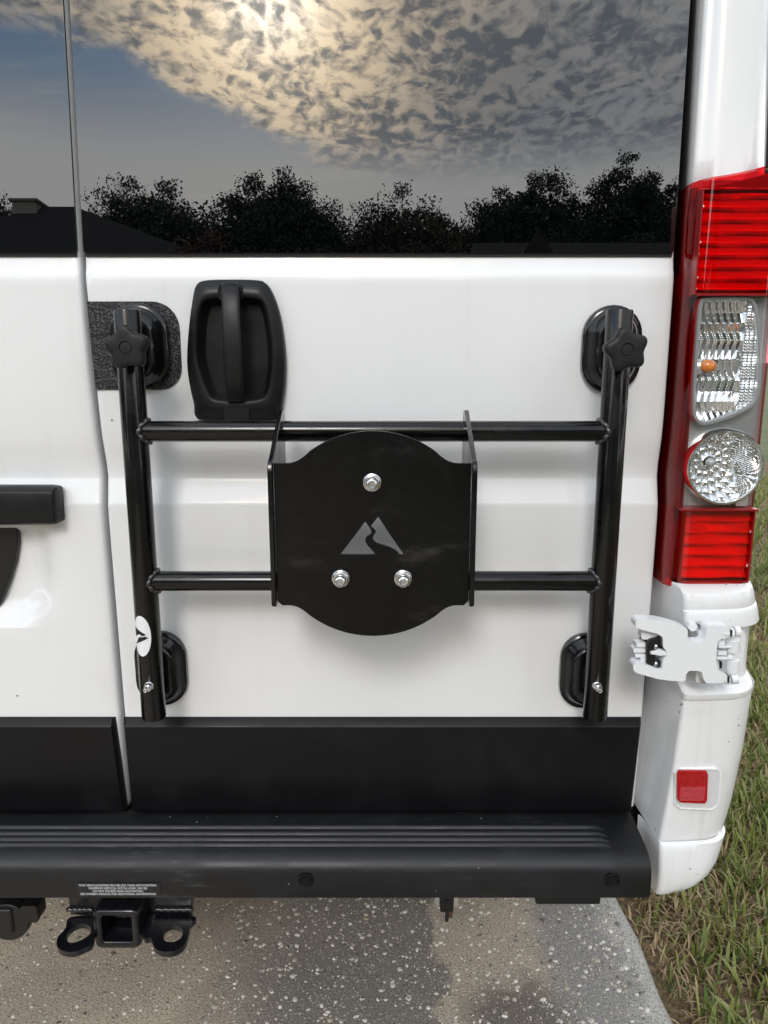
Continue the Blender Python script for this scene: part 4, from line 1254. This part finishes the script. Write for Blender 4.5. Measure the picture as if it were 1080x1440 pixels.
# star knobs
def knob(px, py, rot, tilt):
    yb = YT - RP
    c = P(px, py, yb - .034)
    def star(s, d=0):
        out = []
        for k in range(80):
            a = 2 * math.pi * k / 80
            r = .0272 + .0035 * math.cos(5 * (a - rot)) + .0001 * math.cos(10 * (a - rot))
            out.append(((r * s - d) * math.cos(a), (r * s - d) * math.sin(a)))
        return out
    rings = []
    for s, d, y in ((.55, 0, -.004), (.60, 0, -.012), (.96, .001, -.015), (1.0, 0, -.018), (1.0, 0, -.029), (1.0, .0012, -.0315), (1.0, .0035, -.0332), (1, .008, -.0337)):
        rings.append([(c.x + a, yb + y, c.z + b) for a, b in star(s, d)])
    circ = lambda r, y: [(c.x + r * math.cos(2 * math.pi * k / 80), yb + y, c.z + r * math.sin(2 * math.pi * k / 80)) for k in range(80)]
    rings += [circ(.0092, -.0340), circ(.0086, -.0335), circ(.0083, -.0320), circ(.0078, -.0320), circ(.0074, -.0332), circ(.002, -.0336)]
    cp(MB().loft(rings), 'star_knob', 'knob', smooth=38)
    x = XLP if c.x < 0 else XRP
    cp(MB().tube([(c.x, yb + .006, c.z), (c.x, yb - .013, c.z)], .008, 20), 'knob_stem', 'zinc')
knob(176, 489, R(95), 0)
knob(883, 492, R(30), 0)

def hexnut(parent_fn, cx, cz, yb, r=.0098, stud=.0062, rot=15):
    hexp = [(cx + r * math.cos(R(60 * k + rot)), cz + r * math.sin(R(60 * k + rot))) for k in range(6)]
    wr = [[(cx + q * math.cos(2 * math.pi * k / 28), y, cz + q * math.sin(2 * math.pi * k / 28)) for k in range(28)] for q, y in ((r * 1.08, yb + .001), (r * 1.08, yb - .0014), (r * 1.02, yb - .0018))]
    n = parent_fn(MB().prism(hexp, [], FRONT, yb, yb - .0095), 'hex_nut', 'zinc', bev=.0011)
    sp(MB().loft(wr), 'washer', 'zinc', n)
    mb = MB().loft([[(cx + q * math.cos(2 * math.pi * k / 24), y, cz + q * math.sin(2 * math.pi * k / 24)) for k in range(24)] for q, y in ((stud, yb - .006), (stud, yb - .0165), (stud * .93, yb - .0185), (stud * .7, yb - .0195), (stud * .5, yb - .0192), (stud * .45, yb - .0186))])
    sp(mb, 'stud', 'zinc', n, smooth=40)
    return n
for px in (208, 841):
    c = P(px, 967, YT - RP - .006)
    hexnut(cp, c.x, c.z, YT - RP + .0005, .0066, .0038, 10)

# mounting plate with its cut-out mountain emblem
YP = -.185
Zm = 1080 / 340
def zp(pts, Y): return [XZ(360 + x / Zm, 560 + y / Zm, Y) for x, y in pts]
def plate():
    cx = P(360 + 521 / Zm, 700, YP).x
    zc_top, zc_bot = ZY(560 + 146 / Zm, YP), ZY(560 + 1062 / Zm, YP)
    hw = P(360 + 957 / Zm, 730, YP).x - cx
    z1, z0 = ZY(560 + 291 / Zm, YP), ZY(560 + 925 / Zm, YP)
    rr = (zc_top - zc_bot) / 2; cz = (zc_top + zc_bot) / 2
    half = [(hw, z1 - .0005), (.1135, z1), (.1055, z1 + .0012)]
    a0 = math.asin(min(1, (z1 + .010 - cz) / rr))
    xs0 = rr * math.cos(a0) * 1.0
    # the round bulge drops into the shoulders with a soft fillet
    top = [(rr * 1.0 * math.sin(R(t)), cz + rr * math.cos(R(t))) for t in range(0, 46, 3)]
    top = [p for p in top if p[1] > z1 + .012]
    xe_, ze_ = top[-1]
    fil = [(lerp(xe_, xe_ + .030, t), z1 + (ze_ - z1) * (1 - t) ** 2) for t in (.2, .4, .6, .8, 1.0)]
    right_top = top + fil + [(hw, z1)]
    bot = [(rr * math.sin(R(t)), cz - rr * math.cos(R(t))) for t in range(0, 50, 3)]
    bot = [p for p in bot if p[1] < z0 - .010]
    xb_, zb_ = bot[-1]
    filb = [(lerp(xb_, xb_ + .026, t), z0 - (z0 - zb_) * (1 - t) ** 2) for t in (.2, .4, .6, .8, 1.0)]
    right_bot = bot + filb + [(hw - .006, z0), (hw, z0 + .006)]
    loop = [(cx + x, z) for x, z in right_top] + [(cx + x, z) for x, z in reversed(right_bot)]
    loop += [(cx - x, z) for x, z in right_bot[1:]] + [(cx - x, z) for x, z in reversed(right_top[1:])]
    left = [(378, 697), (488, 552), (503, 572), (514, 590), (516, 601), (506, 611), (494, 618), (488, 628), (489, 642), (498, 657), (514, 675), (529, 691), (530, 697)]
    right = [(546, 530), (600, 612), (655, 690), (658, 698), (641, 698), (633, 687), (618, 675), (592, 662), (562, 653), (540, 646), (526, 636), (521, 624), (526, 612), (534, 602), (535, 593), (527, 583), (513, 571)]
    h1, h2 = zp(left, YP), zp(right, YP)
    o = cp(MB().prism(loop, [h1, h2], FRONT, YP, YP + .005), 'mounting_plate', 'plate', bev=.0007, seg=1, smooth=30)
    # upright side brackets: from the cross tubes forward to the plate
    for sg in (-1, 1):
        xb = cx + sg * (hw + .0005)
        zf1, zf0 = ZY(649, YP), ZY(851, YP)
        zh = ZY(577, -.066)
        pr = [(YP - .011, zf0 + .004), (YP - .007, zf0), (-.115, zf0 + .004), (-.064, ZX[1] - .028), (-.058, ZX[1] - .02), (-.058, zh - .010), (-.064, zh), (-.078, zh + .001), (YP + .004, zf1 + .0035), (YP - .006, zf1 + .001), (YP - .0105, zf1 - .005), (YP - .012, zf1 - .016)]
        cp(MB().prism(pr, [], SIDE, xb, xb + sg * .0065), 'side_bracket', 'tube', bev=.0012, smooth=35)
    for (x, y) in ((518, 383), (376, 817), (658, 817)):
        q = P(360 + x / Zm, 560 + y / Zm, YP - .012)
        hexnut(cp, q.x, q.z, YP + .0005, .0112, .0078, 20)
    return o
plate()

# oval vinyl sticker wrapped on the left upright, its emblem turned on its side
def sticker():
    c = P(204, 895, YT - RP); zc = c.z; hh = .0325; ha = .0150; r = RP + .0004; ac = R(-17)
    def on(s, z, dr=0):
        a = ac + s / RP
        return (XLP + (r + dr) * math.sin(a), YT - (r + dr) * math.cos(a), z)
    N = 40; mb = MB(); vs = [on(0, zc)]; fs = []
    K = 8
    for k in range(1, K + 1):
        for i in range(N):
            t = 2 * math.pi * i / N; vs.append(on(ha * k / K * math.cos(t), zc + hh * k / K * math.sin(t)))
    for i in range(N): fs.append((0, 1 + i, 1 + (i + 1) % N))
    for k in range(K - 1):
        for i in range(N):
            j = (i + 1) % N; fs.append((1 + k * N + i, 1 + k * N + j, 1 + (k + 1) * N + j, 1 + (k + 1) * N + i))
    o = cp(MB().add(vs, fs), 'oval_sticker', 'sticker', smooth=60)
    # emblem: same two peaks, tips pointing right
    left = [(378, 697), (488, 552), (516, 601), (494, 618), (489, 642), (529, 691), (530, 697)]
    right = [(546, 530), (658, 698), (641, 698), (618, 675), (562, 653), (521, 624), (534, 602), (513, 571)]
    for lp in (left, right):
        pts = [((697 - y) / 168 * .0225 - .0112, -(x - 518) / 140 * .0140) for x, y in lp]
        # dense strip so that it follows the tube
        tri = tessellate_polygon([[Vector((a, b, 0)) for a, b in pts]])
        bm = bmesh.new(); vv = [bm.verts.new((a, b, 0)) for a, b in pts]
        for t in tri:
            try: bm.faces.new([vv[i] for i in t])
            except ValueError: pass
        bmesh.ops.subdivide_edges(bm, edges=bm.edges[:], cuts=3, use_grid_fill=True)
        bmesh.ops.triangulate(bm, faces=bm.faces[:])
        bm.verts.index_update()
        v2 = [on(v.co.x, zc + v.co.y, .0005) for v in bm.verts]; f2 = [tuple(v.index for v in f.verts) for f in bm.faces]
        bm.free()
        sp(MB().add(v2, f2), 'sticker_emblem', 'label', o, smooth=0)
sticker()

# ================================================================== what the glass reflects: houses and trees across the road
def house(cx, cy, w, d, eave, ridge, label, gable=None, chimney=None, hip=1.5):
    h = empty('house', (cx, cy, 0), label=label, cat='house', group=None)
    def hp(mb, name, m, parent=h, **kw):
        return mb.build(name, m, parent, **kw)
    hp(MB().box(-w / 2, w / 2, -d / 2, d / 2, -.1, eave), 'wall', 'stucco', smooth=0)
    ov = .5; a, b = w / 2 + ov, d / 2 + ov
    rf = MB().add([(-a, -b, eave), (a, -b, eave), (a, b, eave), (-a, b, eave), (-a + hip, 0, ridge), (a - hip, 0, ridge), (-a, -b, eave - .15), (a, -b, eave - .15), (a, b, eave - .15), (-a, b, eave - .15)],
                  [(0, 1, 5, 4), (2, 3, 4, 5), (1, 2, 5), (3, 0, 4), (6, 7, 1, 0), (7, 8, 2, 1), (8, 9, 3, 2), (9, 6, 0, 3), (6, 9, 8, 7)])
    ro = hp(rf, 'roof', 'shingle', smooth=0)
    if gable:
        gx, gw, gz = gable
        g = MB().add([(gx - gw, b + .3, eave), (gx + gw, b + .3, eave), (gx, b + .3, gz), (gx - gw, 0, eave), (gx + gw, 0, eave), (gx, 0, gz)], [(0, 1, 2), (0, 2, 5, 3), (1, 4, 5, 2), (0, 3, 4, 1)])
        hp(g, 'gable_roof', 'shingle', ro, smooth=0)
        hp(MB().add([(gx - gw, b + .31, eave), (gx - gw + .25, b + .31, eave), (gx, b + .31, gz - .2), (gx + gw - .25, b + .31, eave), (gx + gw, b + .31, eave), (gx, b + .31, gz + .03)], [(0, 1, 2, 5), (2, 3, 4, 5)]), 'barge_board', 'shingle', ro, smooth=0)
    if chimney:
        hp(MB().box(chimney - .3, chimney + .3, -.3, .3, ridge - .8, ridge + .04), 'chimney', 'stucco', ro, smooth=0)
        hp(MB().box(chimney - .36, chimney + .36, -.36, .36, ridge + .04, ridge + .10), 'chimney_cap', 'trim', ro, smooth=0)
    f = d / 2
    for x in (-.33 * w, .12 * w, .36 * w):
        wn = hp(MB().box(x - .75, x + .75, f, f + .06, .95, 2.15), 'window', 'trim', smooth=0)
        for s in (-1, 1): hp(MB().box(x + s * .36 - .33, x + s * .36 + .33, f + .05, f + .075, 1.02, 2.08), 'window_glass', 'glass', wn, smooth=0)
    dr = hp(MB().box(-.1 * w - .5, -.1 * w + .5, f, f + .06, 0, 2.1), 'front_door', 'trim', smooth=0)
    hp(MB().ball((-.1 * w + .38, f + .1, 1.0), .04), 'door_knob', 'zinc', dr)
    return h
house(-8.35, -18.5, 17.0, 8.0, 3.3, 7.15, 'low house with a chimney on its dark hipped roof across the road', chimney=-.75, hip=8.6)
house(8.2, -18.5, 12.0, 8.0, 2.95, 6.25, 'low house with a small front gable on its dark roof across the road', gable=(-5.2, 1.5, 5.25), hip=.6)

def tree(name, x, y, h, crad, cz0, nclump, nleaf, leafc, seed, label, group=None, airy=1.0, trunk=.2, lsize=.115, flat=.8):
    rng = np.random.default_rng(seed)
    t = empty(name, (x, y, -.04), label=label, cat='tree' if 'tree' in name else 'shrub', group=group)
    mb = MB()
    tz = cz0 + (h - cz0) * .35
    mb.tube([(0, 0, 0), (.05, .02, tz * .35), (-.06, .05, tz * .7), (.04, 0, tz)], [trunk * 1.25, trunk, trunk * .75, trunk * .45], 10)
    cs = []
    for i in range(nclump):
        a = rng.uniform(0, 2 * np.pi); q = math.sqrt(rng.random()) * crad
        fz = rng.random()
        lim = math.sqrt(max(.05, 1 - (q / crad / 1.05) ** 2))
        zc = cz0 + (h - cz0) * (.12 + .88 * fz * lim)
        cs.append((q * math.cos(a), q * math.sin(a), zc - .25))
    for i in range(0, nclump, max(1, nclump // 16)):
        c = cs[i]; st = tz * rng.uniform(.45, .98)
        mid = (c[0] * .45, c[1] * .45, lerp(st, c[2], .55))
        mb.tube([(0, 0, st), mid, (c[0], c[1], c[2] - .1)], [trunk * .38, trunk * .22, trunk * .07], 6)
    mb.build('trunk', 'bark', t, smooth=60)
    C = np.array(cs); per = nleaf // nclump
    rad = rng.uniform(.26, .56, nclump) * airy
    pos = np.repeat(C, per, 0) + np.clip(rng.normal(0, 1, (nclump * per, 3)), -1.7, 1.7) * np.repeat(rad, per)[:, None] * np.array([.62, .62, .62 * flat])
    nc = n0 = int(nleaf * .45)
    uu = rng.normal(0, 1, (nc, 3)); uu /= np.linalg.norm(uu, axis=1)[:, None]; uu *= (rng.random((nc, 1)) ** .45) * .80
    core = np.array([0, 0, cz0 + (h - cz0) * .40]) + uu * np.array([crad, crad, (h - cz0) * .56])
    pos = np.concatenate([pos, core])
    n = len(pos)
    d1 = rng.normal(0, 1, (n, 3)); d1 /= np.linalg.norm(d1, axis=1)[:, None]
    d2 = np.cross(d1, rng.normal(0, 1, (n, 3))); d2 /= np.linalg.norm(d2, axis=1)[:, None]
    s = lsize * rng.uniform(.5, 1.2, (n, 1)); s[n - nc:] *= 1.7
    V = np.stack([pos - d1 * s * .5, pos + d2 * s * .28, pos + d1 * s * .5, pos - d2 * s * .28], 1).reshape(-1, 3)
    F = np.arange(n * 4).reshape(-1, 4)
    tone = rng.uniform(.6, 1.4, (n, 1)) * np.ones((1, 3)) * np.array([1, 1, .9]) * np.concatenate([np.repeat(rng.uniform(.7, 1.25, nclump), per), np.full(nc, .8)])[:, None]
    me = tone_mesh('crown', V, F, np.repeat(tone, 4, 0), leafmat(name + '_leaf', leafc), 4)
    o = bpy.data.objects.new('crown', me); COL.objects.link(o); o.parent = t
    tag(o, kind='stuff')
    return t
GR = 'trees behind the houses across the road'
oak = (.036, .050, .020); dark = (.026, .040, .018); olive = (.044, .052, .022)
tree('oak_tree', -8.1, -25, 10.3, 2.6, 4.5, 210, 42000, oak, 1, 'feathery oak tree rising behind the chimney house roof', GR, .9)
tree('oak_tree', -3.6, -25, 10.4, 3.3, 4.0, 430, 95000, dark, 2, 'broad dense round-topped oak tree between the two houses', GR, .9)
tree('oak_tree', .9, -25, 9.9, 3.3, 3.8, 330, 60000, olive, 3, 'lower loose olive green tree beside the broad oak', GR, .9)
tree('oak_tree', 5.0, -26, 11.0, 2.9, 4.0, 360, 76000, dark, 4, 'rounded dense tree between the loose olive tree and the tall flat-topped tree', GR, .9)
tree('oak_tree', 8.6, -26, 11.5, 2.5, 4.6, 230, 52000, dark, 5, 'tall flat-topped tree with open limbs behind the gabled house', GR, .8, flat=.5)
tree('oak_tree', 12.0, -27, 11.5, 2.4, 4.5, 230, 42000, oak, 6, 'narrow tree at the far end of the gabled house', GR, .9)
tree('oak_tree', -14.8, -28, 10.8, 2.4, 5.0, 160, 22000, olive, 7, 'small tree beyond the far end of the chimney house', GR, .9)
for k, (x, lab) in enumerate(((-17.5, 'wide low tree far behind the small end tree'), (-9.5, 'wide low tree far behind the chimney house'), (-2.2, 'wide low tree far behind the broad oak'), (5.2, 'wide low tree far behind the rounded tree'), (12.5, 'wide low tree far behind the gabled house'))):
    tree('oak_tree', x, -33 - .7 * (k % 2), 11.7 + .6 * math.sin(k * 2.2), 5.0, 2.6, 480, 56000, dark, 20 + k, lab, GR, 1.25, lsize=.22)
for k, (x, y, lab) in enumerate(((-19, -9, 'wide tree on the lawn far to the left of the driveway'), (-23, -1, 'wide tree on the lawn abreast of the van, beyond its left side'), (20, -11, 'wide tree on the lawn across from the gabled house'), (21, -2, 'wide tree on the lawn abreast of the van, beyond its right side'))):
    tree('oak_tree', x, y, 9.5 + .6 * math.sin(k * 3.1), 4.6, 1.6, 260, 24000, oak, 40 + k, lab, 'trees on the lawn beside the driveway', 1.3, lsize=.26)
tree('red_leaf_tree', -3.9, -16.5, 6.35, 1.2, 2.6, 90, 12000, (.09, .045, .03), 13, 'small round red-leaved tree beside the chimney house', None, .6, trunk=.08, lsize=.11)
tree('sky_block_shrub', .4, -19.5, 3.4, 1.7, .3, 150, 16000, dark, 61, 'dark rounded shrub added to block bright sky in the gap beside the chimney house', 'shrubs added to block sky between the houses', .7, trunk=.06, lsize=.13)  # added shrub: keeps bright horizon sky out of the door paint's reflections
tree('sky_block_shrub', 2.0, -20.5, 3.2, 1.7, .3, 150, 16000, dark, 62, 'dark rounded shrub added to block bright sky in the gap beside the gabled house', 'shrubs added to block sky between the houses', .7, trunk=.06, lsize=.13)  # second added shrub, closing the rest of that sky gap
